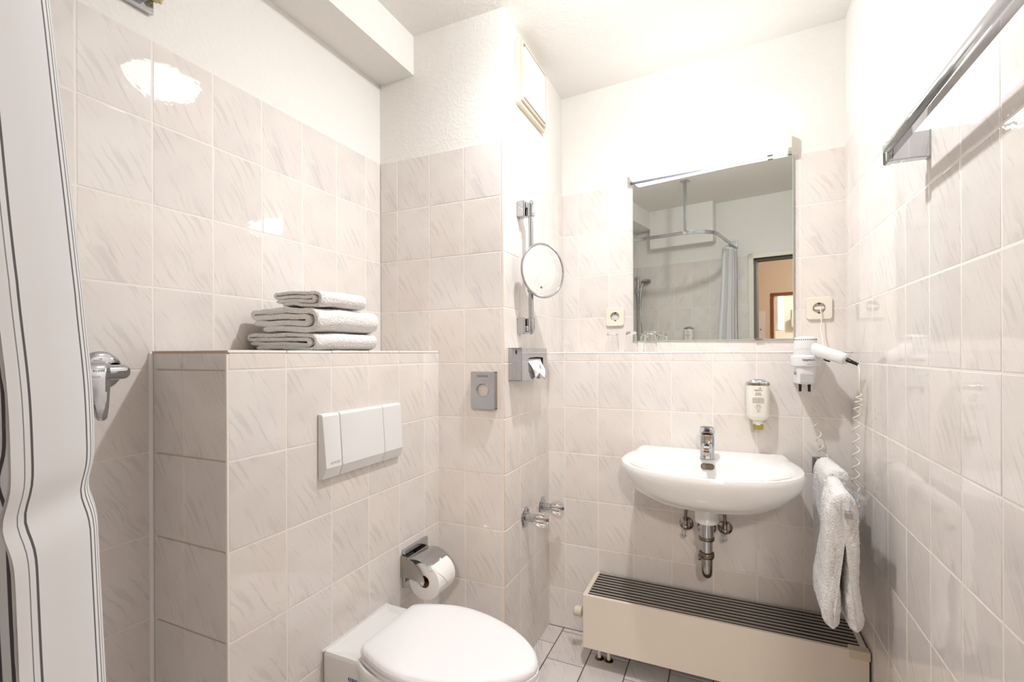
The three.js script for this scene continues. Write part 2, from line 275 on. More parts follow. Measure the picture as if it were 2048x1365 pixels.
wall('floor_hall', 'brown hallway and kitchen floor beyond the doorway', [0, 0, 0], 0, [[-1.7, 1.45, -0.12, -0.003, 0.2, 6.2]], M.hallFloor);
wall('ceiling_hall', 'plain ceiling of the hallway and kitchen', [0, 0, 0], 0, [[-1.7, 1.45, CH, CH + 0.12, 0.2, 6.2]], M.plaster);
wall('wall_kitchen', 'pale walls of the little kitchen at the end of the hallway', [0, 0, 0], 0, [[-1.7, 1.45, -0.1, CH + 0.1, 6.0, 6.1], [-1.7, -1.6, -0.1, CH + 0.1, HZ + 0.1, 6.1], [1.35, 1.45, -0.1, CH + 0.1, HZ + 0.1, 6.1], [-1.6, 1.35, 0, 1.38, 5.985, 6.0]], M.kitchen);
const d2 = new THREE.Group(); d2.name = 'door_2'; d2.userData = { kind: 'structure', label: 'brown wooden door frame at the end of the hallway, seen in the mirror' }; scene.add(d2);
obj('door_frame', [rboxAt(-0.64, -0.6, 0, 1.985, HZ - 0.02, HZ + 0.11, 0.004), rboxAt(0.3, 0.345, 0, 1.985, HZ - 0.02, HZ + 0.11, 0.004), rboxAt(-0.64, 0.345, 1.945, 1.985, HZ - 0.02, HZ + 0.11, 0.004)], M.wood, d2);
{
  const c = thing('meter_cabinet', 'greyish meter cabinet with a round lock on the hallway wall, seen in the mirror', 'cabinet', [-0.82, 0, HZ]);
  obj('case', rboxAt(-0.1, 0.115, 1.05, 1.735, -0.05, 0, 0.004), M.cabinet, c);
  const d = obj('door', rboxAt(-0.09, 0.09, 1.07, 1.715, -0.06, -0.05, 0.003), M.cabinet, c);
  obj('lock', cyl(0.011, 0.011, 0.008, 16).rotateX(HALFPI).translate(0.06, 1.47, -0.062), M.steel, d);
  const k = thing('wall_cupboard', 'white kitchen wall cupboard seen through the far doorway in the mirror', 'cupboard', [-0.72, 1.5, 5.0]);
  obj('case', rboxAt(-0.3, 0.0, 0, 0.68, -0.3, 0.4, 0.004), M.kitchen, k);
  obj('door', rboxAt(-0.3, 0.0, 0.005, 0.675, -0.32, -0.302, 0.003), M.kitchen, k);
  const r = thing('wall_rack', 'small white holder on the kitchen wall beside the cupboard, seen in the mirror', 'holder', [-0.6, 1.55, 5.6]);
  obj('back_plate', rboxAt(-0.06, 0.06, 0, 0.36, 0.36, 0.4, 0.004), M.kitchen, r);
  obj('tray', rboxAt(-0.06, 0.06, 0.02, 0.2, 0.26, 0.36, 0.004), M.cabinet, r);
}

// ------------------------------------------------------------------ lamps
function rect(name, w, h, color, k, parent, pos, look) {
  const l = new THREE.RectAreaLight(color, k, w, h); l.name = name; l.position.set(...pos); parent.add(l);
  l.lookAt(parent.localToWorld(V(...look))); return l;
}
{
  const t = thing('mirror_lamp', 'long white box lamp glowing above the wide mirror', 'lamp', [0, 1.99, MZ], MT);
  const X0 = -0.397, X1 = 0.239, y0 = 0.004, y1 = 0.077, D = 0.058;
  const prof = [[0.006, y1], [D - 0.004, y1], [D, y1 - 0.004], [D, y0 + 0.004], [D - 0.004, y0], [0.012, y0], [0.006, y0]];
  obj('diffuser', extrude(prof.map(([z, y]) => [-z, y]), X1 - X0 - 0.028, 0).rotateY(HALFPI).translate(X0 + 0.014, 0, 0), M.tubeGlow, t);
  for (const x of [X0, X1 - 0.014]) obj('end_cap', extrude([[0, y1 + 0.004], [-D - 0.003, y1 + 0.004], [-D - 0.003, y0 + 0.006], [-D + 0.012, y0 - 0.003], [0, y0 - 0.003]], 0.0135, 0.001).rotateY(HALFPI).translate(x, 0, 0), M.creamPlate, t);
  obj('base_bar', rboxAt(X0, X1, -0.006, 0.0035, 0.002, 0.014, 0.002), M.baseBar, t);
  obj('catch', rboxAt(0.155, 0.175, -0.001, 0.0025, 0.03, 0.045, 0.001), M.steel, t);
  t.updateMatrixWorld(true);
  const w = X1 - X0 - 0.03, xc = (X0 + X1) / 2;
  rect('lamp_light_front', w, y1 - y0, COOL, LAMP_FRONT, t, [xc, (y0 + y1) / 2, D + 0.003], [xc, (y0 + y1) / 2, 2]);
  rect('lamp_light_down', w, D - 0.016, COOL, LAMP_DOWN, t, [xc, y0 - 0.003, D / 2 + 0.006], [xc, -2, D / 2 + 0.006]);
  rect('lamp_light_up', w, D - 0.016, COOL, LAMP_UP, t, [xc, y1 + 0.003, D / 2 + 0.006], [xc, 3, D / 2 + 0.006]);
}
{
  const t = thing('ceiling_lamp', 'round opal glass ceiling lamp reflected in the upper left tiles', 'lamp', [-0.28, CH, -1.31]);
  obj('base_ring', lathe([[0, 0], [0.152, 0], [0.152, -0.022], [0.146, -0.026], [0, -0.026]], 48), M.plastic, t);
  obj('shade', lathe([[0, -0.095], [0.05, -0.092], [0.095, -0.08], [0.128, -0.058], [0.143, -0.03], [0.143, -0.026]], 48), M.domeGlow, t);
  const p = new THREE.PointLight(WARM, DOME_CANDELA, 0, 2); p.name = 'ceiling_lamp_light'; p.castShadow = true; p.shadow.radius = 1.3; p.position.set(0, -0.058, 0); t.add(p);
  const sp = new THREE.SpotLight(WARM, DOME_DOWN, 0, 1.5, 1, 2); sp.name = 'ceiling_lamp_down_light'; sp.castShadow = true; sp.shadow.radius = 1.3; sp.position.set(0, -0.058, 0); t.add(sp); sp.target.position.set(0, -2, 0); sp.target.name = 'ceiling_lamp_target'; t.add(sp.target);
  const h = thing('hall_lamp', 'warm globe lamp on the hallway ceiling outside the doorway', 'lamp', [0.5, CH, 1.7]);
  obj('base_ring', lathe([[0, 0], [0.06, 0], [0.06, -0.02], [0, -0.02]], 24), M.plastic, h);
  obj('shade', new THREE.SphereGeometry(0.09, 24, 16).translate(0, -0.105, 0), M.hallGlow, h);
  const q = new THREE.PointLight(HALLWARM, HALL_CANDELA, 0, 2); q.name = 'hall_lamp_light'; q.castShadow = true; q.shadow.radius = 4; q.position.set(0, -0.105, 0); h.add(q);
  const c = thing('kitchen_lamp', 'warm globe lamp on the kitchen ceiling at the end of the hallway', 'lamp', [0.35, CH, 4.7]);
  obj('base_ring', lathe([[0, 0], [0.06, 0], [0.06, -0.02], [0, -0.02]], 24), M.plastic, c);
  obj('shade', new THREE.SphereGeometry(0.09, 24, 16).translate(0, -0.105, 0), M.hallGlow, c);
  const e = new THREE.PointLight(HALLWARM, KITCHEN_CANDELA, 0, 2); e.name = 'kitchen_lamp_light'; e.castShadow = true; e.shadow.radius = 4; e.position.set(0, -0.105, 0); c.add(e);
}

// ------------------------------------------------------------------ wide mirror
{
  const t = thing('wall_mirror', 'wide frameless mirror above the ledge, under the box lamp', 'mirror', [-0.0725, 1.27, MZ + 0.0929 * -0.0725 + 0.0085], -0.1096);
  t.rotation.order = 'YXZ'; t.rotation.x = 0.0066;
  const w = 0.63, h = 0.716;
  obj('silvering', boxAt(-w / 2 + 0.002, w / 2 - 0.002, 0.002, h - 0.002, -0.004, 0.0004), M.mirror, t);
  obj('glass_edge', [boxAt(-w / 2, -w / 2 + 0.002, 0, h, -0.005, 0.0002), boxAt(w / 2 - 0.002, w / 2, 0, h, -0.005, 0.0002), boxAt(-w / 2, w / 2, 0, 0.002, -0.005, 0.0002)], M.mirrorEdge, t);
  obj('clip', rboxAt(0.18, 0.21, -0.004, 0.004, -0.004, 0.003, 0.001), M.chrome, t);
}
// ------------------------------------------------------------------ sockets
function socket(x, label, plug) {
  const t = thing('wall_socket', label, 'socket', [x, 1.385, MZ + 0.0929 * x + 0.001], MT);
  const s = roundRect(0.084, 0.086, 0.012); s.holes.push(circleHole(0, 0, 0.0205));
  obj('cover_plate', extrude(s, 0.011, 0.003), M.creamPlate, t);
  const well = obj('socket_well', [lathe([[0.0205, 0.008], [0.0205, -0.004], [0, -0.004]].map(([a, b]) => [a, b]), 32).rotateX(HALFPI)], M.recess, t);
  for (const dx of [-0.0095, 0.0095]) obj('pin_hole', cyl(0.003, 0.003, 0.002, 12).rotateX(HALFPI).translate(dx, 0, -0.0035), M.black, well);
  for (const dy of [-0.018, 0.018]) obj('earth_clip', rbox(0.006, 0.005, 0.009, 0.001).translate(0, dy, 0.001), M.dark, well);
  obj('centre_post', cyl(0.003, 0.003, 0.002, 12).rotateX(HALFPI).translate(0, 0, -0.0032), M.recess, well);
  return t;
}
socket(-0.4685, 'empty cream wall socket left of the wide mirror, above the tumblers', false);
socket(0.3254, 'cream wall socket right of the wide mirror with a flat plug in it', true);

// ------------------------------------------------------------------ tumblers
{
  const prof = [[0, 0.002], [0.0255, 0.002], [0.0262, 0.0], [0.0285, 0.0], [0.0285, 0.001], [0.0225, 0.08], [0.0215, 0.086], [0.0195, 0.087], [0, 0.087], [0, 0.076], [0.019, 0.076], [0.0208, 0.073], [0.0268, 0.002]];
  const p2 = [[0.0268, 0.0], [0.0285, 0.0], [0.0288, 0.001], [0.0228, 0.08], [0.0218, 0.0855], [0.0198, 0.087], [0.0001, 0.087], [0.0001, 0.0765], [0.018, 0.0765], [0.0206, 0.073], [0.0268, 0.001], [0.0268, 0.0]];
  const make = () => { const t = thing('tumbler', '', 'glass'); t.userData.group = 'clear tumblers upside down on the ledge'; obj('glass_body', lathe(p2, 36), M.glass, t); return t; };
  const g0 = make();
  const put = (x, z, label, first) => { const t = first ? g0 : g0.clone(); if (!first) { t.name = numbered('tumbler'); scene.add(t); } t.userData = { label, category: 'glass', group: 'clear tumblers upside down on the ledge' }; t.position.set(x, LEDGE + 0.0003, z); return t; };
  put(-0.456, -2.1, 'clear tumbler upside down directly below the empty socket', true);
  put(-0.374, -2.1, 'clear tumbler upside down in front of the lower left corner of the mirror');
  put(-0.2945, -2.1, 'clear tumbler upside down on the ledge, farthest right of the tumblers');
}

// ------------------------------------------------------------------ shaving mirror on the shaft side
{
  const t = thing('shaving_mirror', 'round swivelling shaving mirror on a chrome wall rail', 'mirror', [SX, 0, -1.7], HALFPI);
  for (const [y, s] of [[1.772, 1], [1.323, -1]]) {
    const b = obj('bracket', [rboxAt(-0.024, 0.018, y - 0.031, y + 0.031, 0, 0.034, 0.006, 3), rboxAt(-0.013, 0.013, y - 0.013 * 1 + s * 0.012, y + 0.013 + s * 0.012, 0.028, 0.05, 0.008, 3),
      lathe([[0, -0.031], [0.0135, -0.031], [0.0145, -0.02], [0.0145, 0.012], [0.012, 0.024], [0.006, 0.031], [0, 0.033]].map(([r, h]) => [r, h * s]), 28).translate(0, y, 0.05)], M.chrome, t);
    obj('collar', cyl(0.0152, 0.0152, 0.004, 28).translate(0, y - s * 0.026, 0.05), M.chrome, b);
  }
  obj('rail', cyl(0.0095, 0.0095, 0.42, 24).translate(0, 1.548, 0.05), M.chrome, t);
  const cl = obj('clamp', [cyl(0.0145, 0.0145, 0.03, 24).translate(0, 1.468, 0.05), cyl(0.005, 0.005, 0.05, 16).rotateX(HALFPI).translate(0, 1.468, 0.07)], M.chrome, t);
  // world: centre (-0.634, 1.532, -1.70), facing (0.864, 0, 0.504)
  const head = new THREE.Group(); head.name = 'mirror_head'; t.add(head);
  head.position.set(0.008, 1.532, 0.096); head.rotation.y = -0.53; head.rotation.z = 0;
  const R = 0.1;
  obj('frame', new THREE.TorusGeometry(R + 0.001, 0.0048, 14, 72), M.chrome, head);
  obj('mirror_glass', lathe([[0, -0.002], [R, -0.002], [R, 0.0015], [0.06, 0.0008], [0, 0.0004]], 64).rotateX(HALFPI), std('#f6f8f7', 0.0, 1), head);
  obj('back_shell', lathe([[0, -0.018], [0.06, -0.016], [R - 0.006, -0.008], [R, -0.003], [0, -0.003]], 48).rotateX(HALFPI), M.chrome, head);
}
// ------------------------------------------------------------------ vent cover
{
  const t = thing('vent_cover', 'square cream ventilation cover high on the white side wall', 'vent', [SX + BD, 2.31, -1.825], HALFPI);
  const W = 0.29, Hh = 0.262, s = roundRect(W, Hh, 0.014); s.holes.push(new THREE.Path(roundRect(W - 0.03, Hh - 0.03, 0.006).getPoints(6)));
  obj('frame', extrude(s, 0.017, 0.003), M.ventCream, t);
  const s2 = roundRect(W - 0.03, Hh - 0.03, 0.006); s2.holes.push(new THREE.Path(roundRect(W - 0.046, Hh - 0.046, 0.004).getPoints(6)));
  obj('inner_rim', extrude(s2, 0.027, 0.002), M.ventCream, t);
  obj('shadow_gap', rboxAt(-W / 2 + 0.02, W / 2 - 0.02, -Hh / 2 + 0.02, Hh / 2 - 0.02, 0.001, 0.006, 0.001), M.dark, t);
  obj('panel', extrude(roundRect(W - 0.062, Hh - 0.062, 0.004), 0.022, 0.002).translate(0, 0, 0.007), M.plastic, t);
}
// ------------------------------------------------------------------ tissue dispenser
{
  const t = thing('tissue_dispenser', 'polished chrome tissue box on the side wall with a tissue hanging out', 'dispenser', [SX, 1.1775, -1.7275], HALFPI);
  const w = 0.262, h = 0.121, d = 0.0555, s = roundRect(w, h, 0.003), hole = new THREE.Path();
  hole.moveTo(-0.07, -0.03); hole.lineTo(0.09, -0.03); hole.lineTo(0.09, 0.022); hole.quadraticCurveTo(0.01, 0.03, -0.07, 0.022); hole.lineTo(-0.07, -0.03); s.holes.push(hole);
  obj('front_plate', extrude(s, 0.004, 0.0012).translate(0, 0, d - 0.004), M.chrome, t);
  obj('case', [rboxAt(-w / 2, -w / 2 + 0.003, -h / 2, h / 2, 0, d - 0.003, 0.001), rboxAt(w / 2 - 0.003, w / 2, -h / 2, h / 2, 0, d - 0.003, 0.001), rboxAt(-w / 2, w / 2, h / 2 - 0.003, h / 2, 0, d - 0.003, 0.001), rboxAt(-w / 2, w / 2, -h / 2, -h / 2 + 0.003, 0, d - 0.003, 0.001)], M.chrome, t);
  obj('lock', [cyl(0.003, 0.003, 0.003, 12).rotateZ(HALFPI).translate(-w / 2 - 0.001, 0.045, 0.032), rbox(0.002, 0.016, 0.004, 0.0005).translate(-w / 2 - 0.001, 0.045, 0.032)], M.dark, t);
  obj('tissue_block', rboxAt(-0.08, 0.1, -0.052, 0.02, 0.005, 0.044, 0.004), M.paper, t);
  const g = new THREE.PlaneGeometry(1, 1, 24, 20), P = [];
  displace(g, (u, v) => { const a = u + 0.5, b = 0.5 - v; const wv = 0.006 * Math.sin(a * 11 + b * 4) * b + 0.004 * Math.sin(a * 23 + 1 - b * 7) * b; const left = -0.064 + 0.02 * b * 2.2, right = 0.082 - 0.01 * b; const drop = 0.074 * (1 - 0.72 * Math.exp(-Math.pow((a - 0.52) / 0.3, 2))) + 0.008; return [left + (right - left) * a, 0.017 - b * drop - (a < 0.5 ? 0 : 0.006 * b), 0.045 + 0.019 * Math.sin(Math.min(1, b * 1.6) * 1.57) + wv]; });
  const g2 = g.clone().translate(0, 0, -0.0008); g.computeVertexNormals(); g2.computeVertexNormals();
  obj('tissue', [g, g2], new THREE.MeshStandardMaterial({ color: '#f7f8fb', roughness: 0.9, side: THREE.DoubleSide }), t);
}
// ------------------------------------------------------------------ hygiene bag dispenser
{
  const t = thing('bag_dispenser', 'flat chrome hygiene bag dispenser with a round opening on the alcove wall', 'dispenser', [-0.804, 1.084, AZ], 0);
  const s = roundRect(0.096, 0.135, 0.004); s.holes.push(circleHole(0, 0.001, 0.024));
  obj('front_plate', extrude(s, 0.004, 0.0012).translate(0, 0, 0.021), M.steel, t);
  obj('ring', new THREE.TorusGeometry(0.0248, 0.0016, 10, 48).translate(0, 0.001, 0.0248), M.chrome, t);
  obj('case', [rboxAt(-0.048, -0.045, -0.0675, 0.0675, 0, 0.0212, 0.001), rboxAt(0.045, 0.048, -0.0675, 0.0675, 0, 0.0212, 0.001), rboxAt(-0.048, 0.048, 0.064, 0.0675, 0, 0.0212, 0.001), rboxAt(-0.048, 0.048, -0.0675, -0.064, 0, 0.0212, 0.001)], M.chromeWorn, t);
  obj('paper_bag', [boxAt(-0.042, 0.042, -0.06, 0.06, 0.008, 0.0125), boxAt(-0.042, 0.0, -0.06, 0.06, 0.0125, 0.0135).rotateZ(-0.25)], std('#eae0da', 0.9), t);
  obj('embossed_print', text('VARENA', 0.0085, true).translate(0, 0.052, 0.0249), M.print, t);
}
// ------------------------------------------------------------------ stop valves on the side wall
function stopValve(z, y, dot, label) {
  const t = thing('stop_valve', label, 'valve', [SX, y, z], HALFPI, 'stop valves on the side wall');
  obj('rosette', lathe([[0, 0.009], [0.018, 0.009], [0.033, 0.007], [0.04, 0.003], [0.0415, 0]], 40).rotateX(HALFPI), M.chrome, t);
  obj('spindle', [cyl(0.012, 0.014, 0.014, 28).rotateX(HALFPI).translate(0, 0, 0.012), cyl(0.0152, 0.0152, 0.026, 28).rotateX(HALFPI).translate(0, 0, 0.031)], M.chrome, t);
  const rings = [], n = 48;
  for (const [z0, r, k] of [[0.0425, 0.017, 0.02], [0.045, 0.02, 0.07], [0.06, 0.0245, 0.1], [0.076, 0.0285, 0.12], [0.087, 0.026, 0.1], [0.094, 0.018, 0.04], [0.0955, 0.011, 0]]) { const q = []; for (let i = 0; i < n; i++) { const a = i / n * Math.PI * 2, rr = r * (1 + k * Math.cos(a * 8)); q.push([rr * Math.cos(a), rr * Math.sin(a), z0]); } rings.push(q); }
  const kb = obj('knob', loft(rings, true, true, 0.5), M.acrylic, t);
  obj('core', cyl(0.005, 0.005, 0.04, 14).rotateX(HALFPI).translate(0, 0, 0.066), M.chromeWorn, kb);
  obj('cap', cyl(0.0068, 0.0068, 0.003, 20).rotateX(HALFPI).translate(0, 0, 0.0965), dot, kb);
  return t;
}
stopValve(-1.75, 0.568, M.red, 'stop valve with a clear faceted knob and red dot, nearer of the pair');
stopValve(-1.9416, 0.556, M.blue, 'stop valve with a clear faceted knob beside the basin corner, farther of the pair');

// ------------------------------------------------------------------ flush plate
{
  const t = thing('flush_plate', 'white plastic flush plate with a wide middle button on the cistern box', 'flush plate', [BFX, 0.878, -1.136], HALFPI);
  const prof = [[0.001, 0.001], [0.013, 0.001], [0.024, 0.03], [0.0145, 0.17], [0.011, 0.176], [0.006, 0.1775], [0.001, 0.1775]];
  const seg = (a, b, bev = 0.0022) => { const g = extrude(prof.map(([z, y]) => [-z, y]), b - a, bev).rotateY(HALFPI).translate(a, 0, 0); return toCreasedNormals(g, 0.35); };
  // side face tapers: ends lean in towards the front
  const lean = (g) => displace(g, (x, y, z) => [x < -0.16 ? x + z * 0.35 : x > 0.16 ? x - z * 0.35 : x, y, z]);
  obj('mounting_frame', rboxAt(-0.173, 0.173, 0.003, 0.1755, 0, 0.008, 0.004), M.dark, t);
  const kk = (g) => { g = lean(g); g.deleteAttribute('normal'); return toCreasedNormals(g, 0.35); };
  const A = -0.1748, B = -0.107, C = 0.077, D = 0.1748;
  obj('side_panel', kk(seg(A, B - 0.0012)), M.plastic, t);
  obj('button', kk(seg(B + 0.0012, C - 0.0006)), M.plastic, t);
  obj('side_panel', kk(seg(C + 0.0006, D)), M.plastic, t);
  obj('printed_mark', text('GEBERIT', 0.0068, true, 0.0004).rotateX(-0.06).translate(-0.132, 0.042, 0.0232), M.plasticGrey, t);
}
// ------------------------------------------------------------------ toilet roll holder
{
  const t = thing('roll_holder', 'chrome toilet roll holder with a curved flap on the cistern box', 'holder', [BFX, 0, -1.395], HALFPI);
  obj('wall_plate', rboxAt(-0.07, 0.07, 0.423, 0.553, 0, 0.012, 0.003), M.chrome, t);
  const arm = extrude(new THREE.Shape([[0.0, 0.536], [-0.02, 0.536], [-0.03, 0.533], [-0.052, 0.524], [-0.075, 0.504], [-0.093, 0.478], [-0.098, 0.464], [-0.094, 0.452], [-0.084, 0.449], [-0.068, 0.461], [-0.03, 0.465], [0, 0.462]].map(([a, b]) => new THREE.Vector2(a, b))), 0.003, 0.0008).rotateY(HALFPI);
  obj('arm', arm.clone().translate(-0.0785, 0, 0.0), M.chromeWorn, t);
  obj('arm', arm.clone().translate(0.0375, 0, 0.0), M.chromeWorn, t);
  obj('spindle', cyl(0.006, 0.006, 0.12, 16).rotateZ(HALFPI).translate(-0.019, 0.46, 0.0885), M.chrome, t);
  const fc = new THREE.CatmullRomCurve3([V(0.024, 0.5265, 0), V(0.034, 0.5315, 0), V(0.06, 0.536, 0), V(0.09, 0.531, 0), V(0.11, 0.5195, 0), V(0.1225, 0.507, 0)], false, 'centripetal').getPoints(28), pts = [...fc.map((q) => [-q.x, q.y]), ...fc.slice().reverse().map((q) => [-q.x + 0.0005, q.y - 0.0022])];
  const f = obj('flap', toCreasedNormals(extrude(pts, 0.12, 0.0004).rotateY(HALFPI).translate(-0.0805, 0, 0), 0.6), M.chrome, t);
  obj('hinge_pin', cyl(0.0035, 0.0035, 0.123, 14).rotateZ(HALFPI).translate(-0.0195, 0.5275, 0.026), M.chromeWorn, f);
  const r = thing('toilet_roll', 'white toilet paper roll in the chrome holder', 'toilet roll', [BFX + 0.0885, 0.46, -1.377], HALFPI);
  const Rr = 0.061;
  obj('paper', toCreasedNormals(lathe([[0.0205, -0.05], [Rr - 0.002, -0.05], [Rr, -0.048], [Rr, 0.048], [Rr - 0.002, 0.05], [0.0205, 0.05], [0.0205, -0.05]], 64).rotateZ(HALFPI), 0.6), M.paper, r);
  obj('core', lathe([[0.0205, -0.0495], [0.0192, -0.0495], [0.0192, 0.0495], [0.0205, 0.0495]], 40).rotateZ(HALFPI), M.cardboard, r);
  // folded triangular tip of the sheet
  const tip = []; const N = 14;
  const g = new THREE.BufferGeometry(), pp = [], ii = [];
  for (let i = 0; i <= N; i++) { const a = 0.95 - i / N * 1.15, w = 0.0465 * (1 - Math.max(0, (i - 3) / (N - 3))); for (const s of [-1, 1]) pp.push(s * w, (Rr + 0.0014) * Math.sin(a), (Rr + 0.0014) * Math.cos(a)); }
  for (let i = 0; i < N; i++) ii.push(i * 2, i * 2 + 2, i * 2 + 1, i * 2 + 1, i * 2 + 2, i * 2 + 3);
  g.setAttribute('position', new THREE.Float32BufferAttribute(pp, 3)); g.setIndex(ii); g.computeVertexNormals();
  obj('folded_tip', [g, g.clone().scale(0.98, 0.99, 0.99)], new THREE.MeshStandardMaterial({ color: '#f6f4f1', roughness: 0.9, side: THREE.DoubleSide }), r);
}
// ------------------------------------------------------------------ toilet
{
  const t = thing('toilet', 'white wall-hung toilet with its lid closed below the flush plate', 'toilet', [BFX, 0, -1.112], HALFPI);
  const NN = 96;
  const half = (z, w, z0, z1, zb, wb) => z >= z0 ? w * Math.pow(Math.max(0, 1 - Math.pow((z - z0) / (z1 - z0), 1.75)), 0.58) : wb + (w - wb) * Math.sin(clamp((z - zb) / (z0 - zb)) * HALFPI);
  function outline(w, z0, z1, zb, wb, rc = 0.02) {      // plan outline, counter-clockwise from above, NN points by arc length
    const right = []; for (let i = 0; i <= 60; i++) { const z = zb + (z1 - zb) * (1 - Math.pow(1 - i / 60, 2)); right.push([half(z, w, z0, z1, zb, wb), z]); }
    right[0][0] -= rc * 0.6; right.unshift([right[0][0] - rc, zb - 0.002]);
    const poly = [...right, ...right.slice(0, -1).reverse().map(([x, z]) => [-x, z])];
    const L = [0]; for (let i = 0; i < poly.length; i++) { const a = poly[i], b = poly[(i + 1) % poly.length]; L.push(L[i] + Math.hypot(b[0] - a[0], b[1] - a[1])); }
    const out = []; for (let k = 0; k < NN; k++) { const s = k / NN * L[poly.length]; let i = 0; while (L[i + 1] < s) i++; const f = (s - L[i]) / (L[i + 1] - L[i] || 1), a = poly[i], b = poly[(i + 1) % poly.length]; out.push([a[0] + (b[0] - a[0]) * f, a[1] + (b[1] - a[1]) * f]); }
    return out;
  }
  const inset = (o, d) => o.map((p, i) => { const a = o[(i + NN - 1) % NN], b = o[(i + 1) % NN], tx = b[0] - a[0], tz = b[1] - a[1], l = Math.hypot(tx, tz) || 1; return [p[0] - tz / l * d, p[1] + tx / l * d]; });
  const ring = (o, y, s = 1, cz = 0.2) => o.map(([x, z]) => [x * s, typeof y === 'function' ? y(x, z) : y, cz + (z - cz) * s]);
  // ceramic body: the square back deck flows into the bowl
  const bodyO = (() => { const pts = []; const right = []; for (let i = 0; i <= 80; i++) { const z = 0.57 * (1 - Math.pow(1 - i / 80, 2)); let h = half(z, 0.176, 0.28, 0.577, 0.02, 0.11); if (z < 0.2) h = Math.min(h, 0.137 + 0.045 * smooth(0.1, 0.22, z)); if (z < 0.13) h = 0.137; right.push([h, z]); } right.push([0, 0.577]); const poly = [...right, ...right.slice(0, -1).reverse().map(([x, z]) => [-x, z])];
    const L = [0]; for (let i = 0; i < poly.length; i++) { const a = poly[i], b = poly[(i + 1) % poly.length]; L.push(L[i] + Math.hypot(b[0] - a[0], b[1] - a[1])); }
    for (let k = 0; k < NN; k++) { const s = k / NN * L[poly.length]; let i = 0; while (L[i + 1] < s) i++; const f = (s - L[i]) / (L[i + 1] - L[i] || 1), a = poly[i], b = poly[(i + 1) % poly.length]; pts.push([a[0] + (b[0] - a[0]) * f, a[1] + (b[1] - a[1]) * f]); } return pts; })();
  const sc = (o, s, cz) => o.map(([x, z]) => [x * (1 - (1 - s) * smooth(0.02, 0.3, z)), z * (1 - (1 - s) * 0.9 * smooth(0.05, 0.5, z))]);
  const R = [];
  for (const [y, s] of [[0.1, 0.5], [0.115, 0.56], [0.16, 0.64], [0.22, 0.74], [0.29, 0.88], [0.345, 0.97], [0.38, 1], [0.4, 1]]) R.push(ring(sc(bodyO, s), y));
  R.push(ring(inset(bodyO, 0.0012), 0.4055), ring(inset(bodyO, 0.004), 0.409), ring(inset(bodyO, 0.009), 0.4095), ring(inset(bodyO, 0.014), 0.4065), ring(inset(bodyO, 0.021), 0.4), ring(inset(bodyO, 0.028), 0.3965), ring(inset(bodyO, 0.028), 0.3955, 0.75, 0.24));
  obj('ceramic_bowl', loft(R.map((r) => r.map(([x, y, z]) => [x, z < 0.0 ? y : y, Math.max(z, 0.0005)])), true, true, 0.6), M.ceramic, t);
  const so = outline(0.1725, 0.28, 0.575, 0.115, 0.125, 0.012), lo = outline(0.172, 0.28, 0.573, 0.112, 0.122, 0.014);
  obj('seat_ring', loft([ring(inset(so, 0.004), 0.4075), ring(inset(so, 0.001), 0.4095), ring(so, 0.413), ring(inset(so, 0.001), 0.4185), ring(inset(so, 0.006), 0.4205)], true, true, 0.6), M.seat, t);
  obj('lid', loft([ring(inset(lo, 0.004), 0.4215), ring(inset(lo, 0.0005), 0.4235), ring(lo, 0.428), ring(inset(lo, 0.0015), 0.4345), ring(inset(lo, 0.006), 0.4395), ring(inset(lo, 0.011), 0.4422), ring(inset(lo, 0.011), 0.4438, 0.9, 0.33), ring(inset(lo, 0.011), 0.4448, 0.7, 0.33), ring(inset(lo, 0.011), 0.4452, 0.3, 0.33)], true, true, 0.6), M.seat, t);
  for (const x of [-0.075, 0.075]) obj('hinge', rboxAt(x - 0.02, x + 0.02, 0.403, 0.421, 0.105, 0.13, 0.004), M.plastic, t);
  obj('printed_mark', [text('KERAMAG', 0.0085, true).rotateY(-HALFPI).translate(-0.1374, 0.358, 0.118), boxAt(-0.1376, -0.1372, 0.3485, 0.35, 0.108, 0.145)], M.printBlue, t);
  obj('sealant', boxAt(-0.136, 0.136, 0.405, 0.41, 0.0, 0.003), M.caulk, t);
}

